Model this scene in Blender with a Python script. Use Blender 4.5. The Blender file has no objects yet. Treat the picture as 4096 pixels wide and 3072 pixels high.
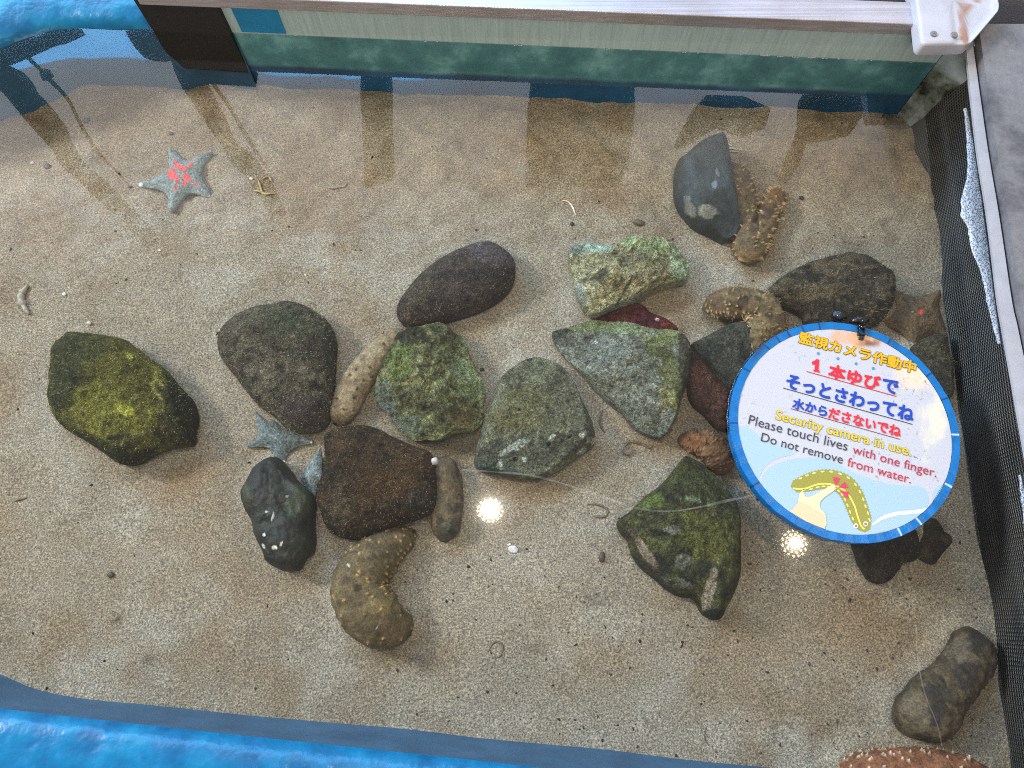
import bpy, bmesh, math, random
import numpy as np
from mathutils import Vector, noise, Matrix

S = bpy.context.scene
COL = S.collection

# ------------------------------------------------------------------ camera
FPX, CAMH, TILT = 2900.0, 0.95, math.radians(18.0)
cam_d = bpy.data.cameras.new("camera")
cam_d.sensor_width = 36.0
cam_d.lens = 36.0 * FPX / 4096.0
cam_d.clip_start, cam_d.clip_end = 0.02, 200.0
cam = bpy.data.objects.new("camera", cam_d)
cam.location = (0, 0, CAMH)
cam.rotation_euler = (TILT, 0, 0)
COL.objects.link(cam)
S.camera = cam

# ------------------------------------------------------------------ world: the daylight that the pool mirrors
world = bpy.data.worlds.new("World")
S.world = world
world.use_nodes = True


def build_world():
    nt = world.node_tree
    N, L = nt.nodes, nt.links
    for n in list(N):
        N.remove(n)
    out = N.new("ShaderNodeOutputWorld")
    bg = N.new("ShaderNodeBackground")
    tc = N.new("ShaderNodeTexCoord")
    sep = N.new("ShaderNodeSeparateXYZ")
    L.new(tc.outputs["Generated"], sep.inputs[0])

    def m(op, a, b=None, c=None, clamp=False):
        n = N.new("ShaderNodeMath")
        n.operation = op
        n.use_clamp = clamp
        for i, x in enumerate((a, b, c)):
            if x is None:
                continue
            if isinstance(x, (int, float)):
                n.inputs[i].default_value = x
            else:
                L.new(x, n.inputs[i])
        return n.outputs[0]

    def smooth(x, lo, hi):
        n = N.new("ShaderNodeMapRange")
        n.interpolation_type = "SMOOTHSTEP"
        n.inputs["From Min"].default_value = lo
        n.inputs["From Max"].default_value = hi
        L.new(x, n.inputs["Value"])
        return n.outputs[0]

    z = m("MAXIMUM", sep.outputs[2], 0.02)
    u = m("DIVIDE", sep.outputs[0], z)
    v = m("DIVIDE", sep.outputs[1], z)
    # cloud bank edge: bright blue sky low down, pale cloud higher up
    tex = N.new("ShaderNodeTexNoise")
    tex.inputs["Scale"].default_value = 3.0
    tex.inputs["Detail"].default_value = 3.0
    comb = N.new("ShaderNodeCombineXYZ")
    L.new(u, comb.inputs[0])
    L.new(v, comb.inputs[1])
    L.new(comb.outputs[0], tex.inputs["Vector"])
    cl = m("SUBTRACT", tex.outputs[0], 0.5)
    bump = m("MULTIPLY", m("POWER", 2.718, m("MULTIPLY", m("POWER", m("DIVIDE", m("ADD", u, 0.68), 0.17), 2.0), -1.0)), 0.048)
    edge = m("ADD", m("ADD", 0.862, bump), m("MULTIPLY", cl, 0.03))
    blue = smooth(m("SUBTRACT", v, edge), 0.0, 0.006)
    left = smooth(m("MULTIPLY", u, -1.0), -0.1, 0.12)
    front = smooth(sep.outputs[1], 0.0, 0.1)
    far = m("SUBTRACT", 1.0, smooth(v, 1.25, 1.6))
    veil = m("MULTIPLY", smooth(m("ADD", m("ADD", v, m("MULTIPLY", left, 0.12)), m("MULTIPLY", cl, 0.1)), 0.56, 0.84), m("SUBTRACT", 1.0, blue))
    # the window ends at the right
    rend = m("SUBTRACT", 1.0, smooth(u, 0.60, 0.62))
    veil = m("MULTIPLY", m("MULTIPLY", veil, rend), front)
    veil = m("MULTIPLY", veil, m("ADD", 0.75, m("MULTIPLY", cl, 0.9)))
    bluef = m("MULTIPLY", m("MULTIPLY", m("MULTIPLY", blue, front), far), m("ADD", 0.12, m("MULTIPLY", left, 0.88)))
    bluef = m("MULTIPLY", bluef, rend)

    def colour(rgb, k, fac):
        n = N.new("ShaderNodeMix")
        n.data_type = "RGBA"
        n.inputs[6].default_value = (0, 0, 0, 1)
        n.inputs[7].default_value = (rgb[0] * k, rgb[1] * k, rgb[2] * k, 1)
        n.clamp_factor = False
        L.new(fac, n.inputs[0])
        return n.outputs[2]

    def add(a, b):
        n = N.new("ShaderNodeVectorMath")
        n.operation = "ADD"
        for i, x in enumerate((a, b)):
            L.new(x, n.inputs[i])
        return n.outputs[0]

    # ambient hall light, a little stronger from behind the pool
    amb = N.new("ShaderNodeMix")
    amb.data_type = "RGBA"
    amb.inputs[6].default_value = (0.40, 0.395, 0.385, 1)
    amb.inputs[7].default_value = (0.77, 0.76, 0.745, 1)
    L.new(smooth(sep.outputs[1], -0.5, 0.9), amb.inputs[0])
    tot = add(amb.outputs[2], colour((0.84, 0.84, 0.90), 3.8, veil))
    tot = add(tot, colour((0.15, 0.50, 1.0), 13.5, bluef))
    L.new(tot, bg.inputs[0])
    bg.inputs[1].default_value = 1.0
    L.new(bg.outputs[0], out.inputs[0])


build_world()

# soft light added out of view at the left to brighten the pool
ld = bpy.data.lights.new("added_soft_light", "AREA")
ld.shape = "RECTANGLE"
ld.size, ld.size_y = 0.7, 0.7
ld.energy = 140.0
ld.color = (1.0, 0.97, 0.93)
lo = bpy.data.objects.new("added_soft_light", ld)
lo.location = (-3.5, 1.5, 2.4)
lo.rotation_euler = (Vector((0.1, 0.3, 0)) - Vector(lo.location)).to_track_quat("-Z", "Y").to_euler()
COL.objects.link(lo)
fd = bpy.data.lights.new("added_soft_light", "AREA")  # fill added behind the camera to brighten the pane and front faces
fd.shape = "RECTANGLE"
fd.size, fd.size_y = 1.2, 0.6
fd.energy = 14.0
fd.color = (1.0, 0.96, 0.90)
fo = bpy.data.objects.new("added_soft_light", fd)
fo.location = (-0.4, -2.2, 2.3)
fo.rotation_euler = (Vector((0.0, 0.5, 0)) - Vector(fo.location)).to_track_quat("-Z", "Y").to_euler()
COL.objects.link(fo)

S.view_settings.view_transform = "Standard"
S.view_settings.look = "None"
S.view_settings.exposure = 0.25
S.view_settings.gamma = 1.0
S.view_settings.use_curve_mapping = False
S.render.engine = "CYCLES"
S.cycles.use_denoising = False
S.cycles.filter_width = 1.0
S.cycles.sample_clamp_indirect = 4.0
S.cycles.transparent_max_bounces = 16
S.cycles.max_bounces = 6
S.cycles.caustics_reflective = False
S.cycles.caustics_refractive = False

# ------------------------------------------------------------------ helpers
SAND_Z = -0.125
CT, ST = math.cos(TILT), math.sin(TILT)


def ray(px, py):
    xc, yc = (px - 2048.0) / FPX, -(py - 1536.0) / FPX
    return np.array((xc, yc * CT + ST, yc * ST - CT))


def W(px, py, z=0.0):
    """point of the photograph, on the level z"""
    d = ray(px, py)
    t = (z - CAMH) / d[2]
    return np.array((d[0] * t, d[1] * t, z))


def R(px, py, z):
    """where the water mirrors this point of the photograph to, on the level z overhead"""
    d = ray(px, py)
    p = W(px, py, 0.0)
    t = z / -d[2]
    return np.array((p[0] + d[0] * t, p[1] + d[1] * t, z))


def P(x, y, z):
    """back to photograph points (arrays)"""
    dz = z - CAMH
    yc = y * CT + dz * ST
    zc = y * ST - dz * CT
    return 2048.0 + FPX * x / zc, 1536.0 - FPX * yc / zc


GAIN = 1.05


def lin(c):
    out = []
    for v in c[:3]:
        v = v / 255.0
        out.append(v / 12.92 if v <= 0.04045 else ((v + 0.055) / 1.055) ** 2.4)
    return tuple(out)


def zoomf(x0, y0, k):
    return lambda pts: [(x0 + p[0] * k, y0 + p[1] * k) + tuple(q * k for q in p[2:]) for p in pts]


def tag(o, label=None, cat=None, group=None, kind=None):
    if label:
        o["label"] = label
    if cat:
        o["category"] = cat
    if group:
        o["group"] = group
    if kind:
        o["kind"] = kind
    return o


def link_mesh(name, verts, faces, mat=None, parent=None, smooth=True, cols=None, uvs=None):
    me = bpy.data.meshes.new(name)
    me.from_pydata([tuple(v) for v in verts], [], faces)
    if cols is not None:
        a = me.color_attributes.new("Col", "FLOAT_COLOR", "POINT")
        c = np.ones((len(verts), 4), dtype=np.float32)
        c[:, :3] = np.asarray(cols)[:, :3]
        a.data.foreach_set("color", c.ravel())
    if uvs is not None:
        lay = me.uv_layers.new(name="UVMap")
        for lp in me.loops:
            lay.data[lp.index].uv = uvs[lp.vertex_index]
    if smooth:
        me.polygons.foreach_set("use_smooth", [True] * len(me.polygons))
    me.update()
    o = bpy.data.objects.new(name, me)
    if mat:
        me.materials.append(mat)
    if parent:
        o.parent = parent
    COL.objects.link(o)
    return o


def from_bm(name, bm, mat=None, parent=None, smooth=False):
    me = bpy.data.meshes.new(name)
    bm.normal_update()
    bm.to_mesh(me)
    bm.free()
    if smooth:
        me.polygons.foreach_set("use_smooth", [True] * len(me.polygons))
    o = bpy.data.objects.new(name, me)
    if mat:
        me.materials.append(mat)
    if parent:
        o.parent = parent
    COL.objects.link(o)
    return o


def empty(name, loc=(0, 0, 0)):
    o = bpy.data.objects.new(name, None)
    o.empty_display_size = 0.02
    o.location = tuple(loc)
    COL.objects.link(o)
    return o


def adopt(o, parent):
    """parent without moving"""
    o.parent = parent
    o.matrix_parent_inverse = Matrix.Translation(-Vector(parent.location))
    return o


def catmull(pts, n, closed=True):
    p = np.array(pts, dtype=float)
    k = len(p)
    if closed:
        q = np.vstack([p[-1:], p, p[:2]])
        segs = k
    else:
        q = np.vstack([2 * p[0] - p[1], p, 2 * p[-1] - p[-2]])
        segs = k - 1
    dense = []
    for i in range(segs):
        p0, p1, p2, p3 = q[i], q[i + 1], q[i + 2], q[i + 3]
        for t in np.linspace(0, 1, 16, endpoint=False):
            dense.append(0.5 * (2 * p1 + (p2 - p0) * t + (2 * p0 - 5 * p1 + 4 * p2 - p3) * t * t + (3 * p1 - p0 - 3 * p2 + p3) * t ** 3))
    if not closed:
        dense.append(q[-2])
    dense = np.array(dense)
    if closed:
        dense = np.vstack([dense, dense[:1]])
    s = np.concatenate([[0], np.cumsum(np.linalg.norm(np.diff(dense[:, :2], axis=0), axis=1))])
    t = np.linspace(0, s[-1], n, endpoint=not closed)
    return np.column_stack([np.interp(t, s, dense[:, j]) for j in range(dense.shape[1])])


def edge_dist(x, y, poly):
    a = poly
    b = np.roll(poly, -1, axis=0)
    ab = b - a
    l2 = (ab ** 2).sum(1) + 1e-12
    d = np.full(x.shape, 1e9)
    for i in range(len(a)):
        t = np.clip(((x - a[i, 0]) * ab[i, 0] + (y - a[i, 1]) * ab[i, 1]) / l2[i], 0, 1)
        d = np.minimum(d, np.hypot(x - a[i, 0] - t * ab[i, 0], y - a[i, 1] - t * ab[i, 1]))
    return d


def fbm(x, y, z, f, oct=3, seed=0.0):
    out = np.empty(len(x))
    for i in range(len(x)):
        out[i] = noise.fractal((x[i] * f + seed, y[i] * f - seed * 0.7, z[i] * f + seed * 0.3), 0.6, 2.1, oct)
    return out


def lerp(a, b, t):
    t = np.clip(t, 0, 1)[:, None]
    return a * (1 - t) + b * t


# ------------------------------------------------------------------ materials
def new_mat(name):
    m = bpy.data.materials.new(name)
    m.use_nodes = True
    nt = m.node_tree
    b = nt.nodes["Principled BSDF"]
    return m, nt, b


def noise_node(nt, scale, detail=4.0, rough=0.6, coord="Object"):
    tc = nt.nodes.new("ShaderNodeTexCoord")
    n = nt.nodes.new("ShaderNodeTexNoise")
    n.inputs["Scale"].default_value = scale
    n.inputs["Detail"].default_value = detail
    n.inputs["Roughness"].default_value = rough
    nt.links.new(tc.outputs[coord], n.inputs["Vector"])
    return n


def ramp(nt, src, stops):
    r = nt.nodes.new("ShaderNodeValToRGB")
    while len(r.color_ramp.elements) < len(stops):
        r.color_ramp.elements.new(0.5)
    for e, (p, c) in zip(r.color_ramp.elements, stops):
        e.position = p
        e.color = (*c, 1) if len(c) == 3 else c
    nt.links.new(src, r.inputs[0])
    return r.outputs[0]


def mix(nt, fac, a, b, mode="MIX"):
    n = nt.nodes.new("ShaderNodeMix")
    n.data_type = "RGBA"
    n.blend_type = mode
    for sock, v in ((n.inputs[0], fac), (n.inputs[6], a), (n.inputs[7], b)):
        if isinstance(v, (int, float)):
            sock.default_value = v
        elif isinstance(v, tuple):
            sock.default_value = (*v[:3], 1)
        else:
            nt.links.new(v, sock)
    return n.outputs[2]


def bump(nt, b, height, strength, dist):
    n = nt.nodes.new("ShaderNodeBump")
    n.inputs["Strength"].default_value = strength
    n.inputs["Distance"].default_value = dist
    nt.links.new(height, n.inputs["Height"])
    nt.links.new(n.outputs[0], b.inputs["Normal"])
    return n


def organic_mat(name, lo=0.55, hi=1.5, scale=420.0, rough=0.85, bstr=0.6, bdist=0.004, spec=0.3, mid=90.0, dist=0.0):
    """vertex colour of the thing, broken up by fine grain and bumps"""
    m, nt, b = new_mat(name)
    at = nt.nodes.new("ShaderNodeAttribute")
    at.attribute_name = "Col"
    n1 = noise_node(nt, scale, 3.0, 0.7)
    n1.inputs["Distortion"].default_value = dist
    g = ramp(nt, n1.outputs[0], [(0.36, (lo, lo, lo)), (0.5, (1, 1, 1)), (0.66, (hi, hi, hi))])
    n2 = noise_node(nt, mid, 4.0, 0.65)
    g2 = ramp(nt, n2.outputs[0], [(0.32, (0.7, 0.7, 0.7)), (0.68, (1.3, 1.3, 1.3))])
    c = mix(nt, 1.0, at.outputs[0], g, "MULTIPLY")
    c = mix(nt, 1.0, c, g2, "MULTIPLY")
    nt.links.new(c, b.inputs["Base Color"])
    b.inputs["Roughness"].default_value = rough
    b.inputs["Specular IOR Level"].default_value = spec
    ad = nt.nodes.new("ShaderNodeMath")
    ad.operation = "ADD"
    nt.links.new(n1.outputs[0], ad.inputs[0])
    nt.links.new(n2.outputs[0], ad.inputs[1])
    bump(nt, b, ad.outputs[0], bstr, bdist)
    return m


def plain(name, rgb, rough=0.5, metal=0.0, spec=0.5, var=0.0, vscale=60.0, bstr=0.0, bscale=200.0, bdist=0.002):
    m, nt, b = new_mat(name)
    if var:
        n = noise_node(nt, vscale, 5.0, 0.6)
        c = ramp(nt, n.outputs[0], [(0.25, tuple(max(0, v * (1 - var)) for v in rgb)), (0.75, tuple(v * (1 + var) for v in rgb))])
        nt.links.new(c, b.inputs["Base Color"])
    else:
        b.inputs["Base Color"].default_value = (*rgb, 1)
    b.inputs["Roughness"].default_value = rough
    b.inputs["Metallic"].default_value = metal
    b.inputs["Specular IOR Level"].default_value = spec
    if bstr:
        n = noise_node(nt, bscale, 4.0)
        bump(nt, b, n.outputs[0], bstr, bdist)
    return m


# ------------------------------------------------------------------ sand
sand_back = [(-900, 700), (-500, 620), (-200, 560), (0, 495), (80, 465), (165, 430), (260, 382), (330, 350), (400, 338), (600, 345), (720, 352), (850, 342), (960, 358),
             (1140, 370), (1300, 372), (1440, 379), (1560, 376), (1700, 383), (1790, 405), (1870, 410), (1960, 412), (2120, 413), (2330, 408), (2500, 420), (2640, 416), (2760, 430),
             (2930, 416), (3060, 436), (3200, 432), (3340, 450), (3480, 446), (3560, 442), (3700, 448)]
sand_right = [(3560, 440), (3600, 452), (3645, 470), (3663, 580), (3705, 698), (3743, 858), (3764, 1006), (3777, 1200), (3798, 1332), (3825, 1571), (3863, 1788), (3890, 2005),
              (3917, 2168), (3952, 2331), (3983, 2515), (3999, 2726), (4036, 2989), (4047, 3072), (4070, 3250), (4080, 3400)]
sand_front = [(-900, 2400), (-400, 2560), (-150, 2640), (0, 2698), (65, 2723), (136, 2753), (220, 2775), (388, 2801), (672, 2827), (904, 2853), (1189, 2879), (1400, 2898), (1623, 2917), (1946, 2956),
              (2398, 2995), (2700, 3034), (3200, 3085), (3700, 3140), (4300, 3200)]
water_back = [(-900, 480), (-500, 380), (-200, 285), (-80, 235), (0, 195), (100, 155), (215, 122), (315, 113), (450, 117), (610, 115), (705, 110), (935, 130)]
water_front = [(-900, 2560), (-400, 2740), (-150, 2805), (0, 2833), (450, 2885), (900, 2935), (1400, 2988), (1914, 3043), (2300, 3086), (3000, 3165), (3700, 3240), (4400, 3310)]

m_sand, nt, b = new_mat("sand")
at = nt.nodes.new("ShaderNodeAttribute"); at.attribute_name = "Col"
n1 = noise_node(nt, 430.0, 2.0, 0.75)
n2 = noise_node(nt, 230.0, 3.0, 0.7)
n3 = noise_node(nt, 9.0, 4.0, 0.6)
g1 = ramp(nt, n1.outputs[0], [(0.30, (0.36, 0.36, 0.37)), (0.5, (1.12, 1.12, 1.12)), (0.70, (2.3, 2.25, 2.15))])
g2 = ramp(nt, n2.outputs[0], [(0.3, (0.78, 0.77, 0.76)), (0.7, (1.2, 1.2, 1.2))])
g3 = ramp(nt, n3.outputs[0], [(0.3, (0.90, 0.885, 0.87)), (0.7, (1.08, 1.085, 1.09))])
c = mix(nt, 1.0, at.outputs[0], g1, "MULTIPLY")
c = mix(nt, 1.0, c, g2, "MULTIPLY")
c = mix(nt, 1.0, c, g3, "MULTIPLY")
nt.links.new(c, b.inputs["Base Color"])
b.inputs["Roughness"].default_value = 0.9
b.inputs["Specular IOR Level"].default_value = 0.2
bump(nt, b, n2.outputs[0], 0.5, 0.003)


def sand_height(x, y):
    """gentle dunes, more broken towards the back"""
    h = np.empty(len(x))
    for i in range(len(x)):
        a = noise.noise((x[i] * 5.0, y[i] * 6.0, 3.1)) * 0.005 + noise.noise((x[i] * 13.0, y[i] * 15.0, 6.1)) * 0.002
        k = min(max((y[i] - 0.42) / 0.28, 0.0), 1.0)
        a += k * (noise.fractal((x[i] * 14.0, y[i] * 24.0, 7.7), 0.7, 2.0, 3) * 0.0085)
        a += noise.fractal((x[i] * 30.0, y[i] * 34.0, 1.7), 0.8, 2.0, 2) * 0.0009
        h[i] = a
    return h


rocks_xy = []        # outlines of the rocks and cucumbers: the sand is banked a little against them


def build_sand():
    xs = np.arange(-1.05, 0.86, 0.006)
    ys = np.arange(-0.42, 1.02, 0.006)
    gx, gy = np.meshgrid(xs, ys)
    x, y = gx.ravel(), gy.ravel()
    h = sand_height(x, y)
    bank = np.zeros(len(x))
    hollow = np.zeros(len(x))
    for ol in rocks_xy:
        lo_, hi_ = ol.min(0) - 0.05, ol.max(0) + 0.05
        k = np.where((x > lo_[0]) & (x < hi_[0]) & (y > lo_[1]) & (y < hi_[1]))[0]
        d = edge_dist(x[k], y[k], ol)
        nn = np.array([noise.noise((a * 22, b_ * 22, 4.4)) for a, b_ in zip(x[k], y[k])])
        bank[k] = np.maximum(bank[k], np.exp(-(d / 0.010) ** 2) * (0.0045 + 0.006 * nn))
        hollow[k] = np.maximum(hollow[k], np.exp(-((d - 0.028) / 0.012) ** 2) * (0.0022 + 0.002 * nn))
    z = SAND_Z + h + bank - hollow
    px, py = P(x, y, z)
    base = 0.60 * np.array(lin((160, 145, 124)))
    warm = 0.57 * np.array(lin((157, 135, 109)))
    pale = 0.60 * np.array(lin((172, 159, 140)))
    n = fbm(x, y, z, 6.0, 3, 4.0)
    c = lerp(np.tile(base, (len(x), 1)), np.tile(warm, (len(x), 1)), n * 1.2 + 0.25)
    n = fbm(x, y, z, 9.0, 3, 19.0)
    c = lerp(c, np.tile(pale, (len(x), 1)), n * 1.3)
    # soft dark patches at set places
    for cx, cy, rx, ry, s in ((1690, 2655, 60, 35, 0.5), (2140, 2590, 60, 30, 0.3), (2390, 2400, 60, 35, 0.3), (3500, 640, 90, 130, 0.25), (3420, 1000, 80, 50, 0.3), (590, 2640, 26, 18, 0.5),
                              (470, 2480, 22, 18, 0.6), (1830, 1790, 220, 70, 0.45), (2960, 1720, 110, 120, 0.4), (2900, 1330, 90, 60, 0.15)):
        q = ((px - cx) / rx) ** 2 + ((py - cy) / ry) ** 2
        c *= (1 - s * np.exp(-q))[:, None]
    w = len(xs)
    faces = []
    for j in range(len(ys) - 1):
        r = j * w
        faces += [(r + i, r + i + 1, r + w + i + 1, r + w + i) for i in range(w - 1)]
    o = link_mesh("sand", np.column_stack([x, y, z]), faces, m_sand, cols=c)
    tag(o, "fine speckled brown sand floor of the touch pool", "sand", kind="structure")
    return o


# ------------------------------------------------------------------ blue moulded basin
m_frp, nt, b = new_mat("blue_gelcoat")
n1 = noise_node(nt, 30.0, 2.5, 0.5)
n2 = noise_node(nt, 90.0, 2.0, 0.5)
c = ramp(nt, n1.outputs[0], [(0.3, lin((0, 82, 124))), (0.55, lin((4, 104, 146))), (0.75, lin((20, 122, 160)))])
nt.links.new(c, b.inputs["Base Color"])
b.inputs["Roughness"].default_value = 0.26
b.inputs["Specular IOR Level"].default_value = 0.35
ad = nt.nodes.new("ShaderNodeMath"); ad.operation = "MULTIPLY_ADD"; ad.inputs[1].default_value = 0.22
nt.links.new(n2.outputs[0], ad.inputs[0]); nt.links.new(n1.outputs[0], ad.inputs[2])
bump(nt, b, ad.outputs[0], 0.17, 0.02)

m_frp_wet, nt, b = new_mat("stained_blue_gelcoat")
n1 = noise_node(nt, 18.0, 5.0, 0.6)
n2 = noise_node(nt, 160.0, 4.0, 0.7)
c = ramp(nt, n1.outputs[0], [(0.3, lin((44, 80, 106))), (0.7, lin((60, 100, 128)))])
spk = ramp(nt, n2.outputs[0], [(0.28, (0.35, 0.4, 0.42)), (0.36, (1, 1, 1))])
nt.links.new(mix(nt, 1.0, c, spk, "MULTIPLY"), b.inputs["Base Color"])
b.inputs["Roughness"].default_value = 0.7


def ribbon(lines, closed=False):
    """verts/faces of a surface through lines of equal length"""
    n = len(lines[0])
    v = np.vstack(lines)
    f = []
    for k in range(len(lines) - 1):
        for i in range(n - 1):
            f.append((k * n + i, k * n + i + 1, (k + 1) * n + i + 1, (k + 1) * n + i))
    return v, f


def basin_side(wl, sl, outx, outy, n=90):
    a = catmull(wl, n, False)
    s = catmull(sl, n, False)
    wlp = np.array([W(p[0], p[1], 0.0) for p in a])
    slp = np.array([W(p[0], p[1], SAND_Z) for p in s])
    # parametrise both by x so that the wall stays upright
    sx = np.array([np.interp(q[0], slp[:, 0], slp[:, 1]) for q in wlp])
    low = np.column_stack([wlp[:, 0], sx, np.full(n, SAND_Z - 0.0)])
    deep = low + (low - wlp) * 0.25
    wet = [deep, low, wlp * 0.5 + low * 0.5, wlp]
    out = np.array((outx, outy, 0.0))
    dry = [wlp, wlp + np.array((0, 0, 0.006)) + out * 0.004, wlp + np.array((0, 0, 0.013)) + out * 0.014, wlp + np.array((0, 0, 0.017)) + out * 0.034,
           wlp + np.array((0, 0, 0.019)) + out * 0.07, wlp + np.array((0, 0, 0.020)) + out * 0.12, wlp + np.array((0, 0, 0.018)) + out * 0.5]
    return wet, dry


basin = empty("basin", (0, 0, 0))
tag(basin, "bright blue moulded basin whose glossy ledge edges the pool at front and back left", "pool basin")
for wl, sl, oy in ((water_back, [p for p in sand_back if p[0] < 1250], 1.0), (water_front, sand_front, -1.0)):
    wet, dry = basin_side(wl, sl, 0.0, oy)
    v, f = ribbon(wet)
    if oy < 0:
        f = [tuple(reversed(q)) for q in f]
    o = link_mesh("inner_wall", v, f, m_frp_wet, basin)
    o["label"] = "dull slate blue wall under water"
    v, f = ribbon(dry)
    if oy < 0:
        f = [tuple(reversed(q)) for q in f]
    # hand laid lumps
    for i in range(len(v)):
        k = 0.0 if v[i][2] < 0.004 else 1.0
        v[i][2] += k * 0.0022 * noise.fractal((v[i][0] * 16, v[i][1] * 22, 2.2), 0.7, 2.0, 3)
    o = link_mesh("ledge", v, f, m_frp, basin)
    sub = o.modifiers.new("smooth", "SUBSURF")
    sub.levels = sub.render_levels = 2
    o["label"] = "shiny lumpy bright blue ledge above water"
# left side, out of the picture: closes the pool
lw = [W(-900, y, 0.0) for y in np.linspace(470, 2580, 20)]
v, f = ribbon([np.array([p + np.array((0, 0, h)) for p in lw]) for h in (-0.15, 0.02)] + [np.array([p + np.array((-0.3, 0, 0.02)) for p in lw])])
link_mesh("side_wall", v, f, m_frp_wet, basin)

# ------------------------------------------------------------------ acrylic pane at the back
PANE_L, PANE_R = W(930, 129, 0.0), W(3745, 250, 0.0)
pdir = (PANE_R - PANE_L) / np.linalg.norm(PANE_R - PANE_L)
pnorm = np.array((-pdir[1], pdir[0], 0.0))      # away from the pool


def on_pane(t, z, back=0.0):
    return PANE_L + pdir * t + np.array((0, 0, z)) + pnorm * back


PLEN = float(np.linalg.norm(PANE_R - PANE_L))
m_pane, nt, b = new_mat("frosted_acrylic")
tc = nt.nodes.new("ShaderNodeTexCoord")
sep = nt.nodes.new("ShaderNodeSeparateXYZ")
nt.links.new(tc.outputs["Object"], sep.inputs[0])
mp = nt.nodes.new("ShaderNodeMapping"); mp.inputs["Scale"].default_value = (260, 260, 14)
mp.inputs["Rotation"].default_value = (0, 0.12, 0)
nt.links.new(tc.outputs["Object"], mp.inputs[0])
st = nt.nodes.new("ShaderNodeTexNoise"); st.inputs["Scale"].default_value = 1.0; st.inputs["Detail"].default_value = 4
nt.links.new(mp.outputs[0], st.inputs["Vector"])
dry = ramp(nt, st.outputs[0], [(0.3, lin((180, 200, 194))), (0.5, lin((194, 213, 206))), (0.7, lin((206, 223, 217)))])
nz = noise_node(nt, 16.0, 4.0, 0.65)
alg = ramp(nt, nz.outputs[0], [(0.3, lin((66, 122, 130))), (0.5, lin((90, 150, 154))), (0.7, lin((146, 202, 202)))])
nz2 = noise_node(nt, 7.0, 3.0)
deep = ramp(nt, nz2.outputs[0], [(0.35, lin((24, 66, 92))), (0.65, lin((44, 104, 146)))])
wob = nt.nodes.new("ShaderNodeMath"); wob.operation = "MULTIPLY_ADD"; wob.inputs[1].default_value = 0.02
nt.links.new(nz2.outputs[0], wob.inputs[0]); nt.links.new(sep.outputs[2], wob.inputs[2])
f1 = nt.nodes.new("ShaderNodeMapRange"); f1.inputs["From Min"].default_value = -0.068; f1.inputs["From Max"].default_value = -0.060
nt.links.new(wob.outputs[0], f1.inputs[0])
f2 = nt.nodes.new("ShaderNodeMapRange"); f2.inputs["From Min"].default_value = -0.002; f2.inputs["From Max"].default_value = 0.0005
nt.links.new(sep.outputs[2], f2.inputs[0])
c = mix(nt, f1.outputs[0], deep, alg)
c = mix(nt, f2.outputs[0], c, dry)
nt.links.new(c, b.inputs["Base Color"])
b.inputs["Roughness"].default_value = 0.35

pane = empty("acrylic_panel", PANE_L)
tag(pane, "pale green acrylic panel with scratched upper edge at the back of the pool", "panel")
zs = (0.064, 0.0, -0.06, -0.16)
v, f = [], []
bm = bmesh.new()
rows = []
for bk in (0.0, 0.014):
    for zz in zs:
        rows.append([bm.verts.new(on_pane(t, zz, bk)) for t in np.linspace(0.0, PLEN, 24)])
ring = rows[:4] + rows[4:][::-1]
for a_, b_ in zip(ring, ring[1:] + ring[:1]):
    for i in range(23):
        bm.faces.new((a_[i], a_[i + 1], b_[i + 1], b_[i]))
bmesh.ops.recalc_face_normals(bm, faces=bm.faces)
adopt(from_bm("sheet", bm, m_pane), pane)


def prism(poly, z0, z1, bev=0.0, seg=2):
    """upright prism over a world polygon (list of x, y)"""
    bm = bmesh.new()
    lo_ = [bm.verts.new((p[0], p[1], z0)) for p in poly]
    hi_ = [bm.verts.new((p[0], p[1], z1)) for p in poly]
    n = len(poly)
    bm.faces.new(hi_)
    bm.faces.new(list(reversed(lo_)))
    for i in range(n):
        bm.faces.new((lo_[i], lo_[(i + 1) % n], hi_[(i + 1) % n], hi_[i]))
    bmesh.ops.recalc_face_normals(bm, faces=bm.faces)
    if bev:
        bmesh.ops.bevel(bm, geom=list(bm.edges), offset=bev, segments=seg, affect="EDGES", profile=0.5)
    return bm


# blue piece added for the ledge's blue showing through the pane; black end panel
m_bluepatch = plain("blue_show_through", lin((10, 140, 190)), 0.3, var=0.12, vscale=30)
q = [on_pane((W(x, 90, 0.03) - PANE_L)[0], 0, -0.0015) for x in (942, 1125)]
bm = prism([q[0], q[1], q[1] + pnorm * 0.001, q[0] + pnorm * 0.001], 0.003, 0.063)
o = from_bm("blue_patch", bm, m_bluepatch)
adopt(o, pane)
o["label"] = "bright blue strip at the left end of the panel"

m_black = plain("black_plastic", lin((26, 24, 26)), 0.55, var=0.25, vscale=14)
bp0, bp1 = W(612, 108, 0.0), W(934, 129, 0.0)
bm = prism([bp0 - pnorm * 0.008, bp1 - pdir * 0.002 - pnorm * 0.008, bp1 + pnorm * 0.02 - pdir * 0.002, bp0 + pnorm * 0.02], -0.085, 0.12, 0.002)
o = from_bm("end_panel", bm, m_black)
tag(o, "black upright end panel between the blue ledge and the acrylic", "panel")

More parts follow.
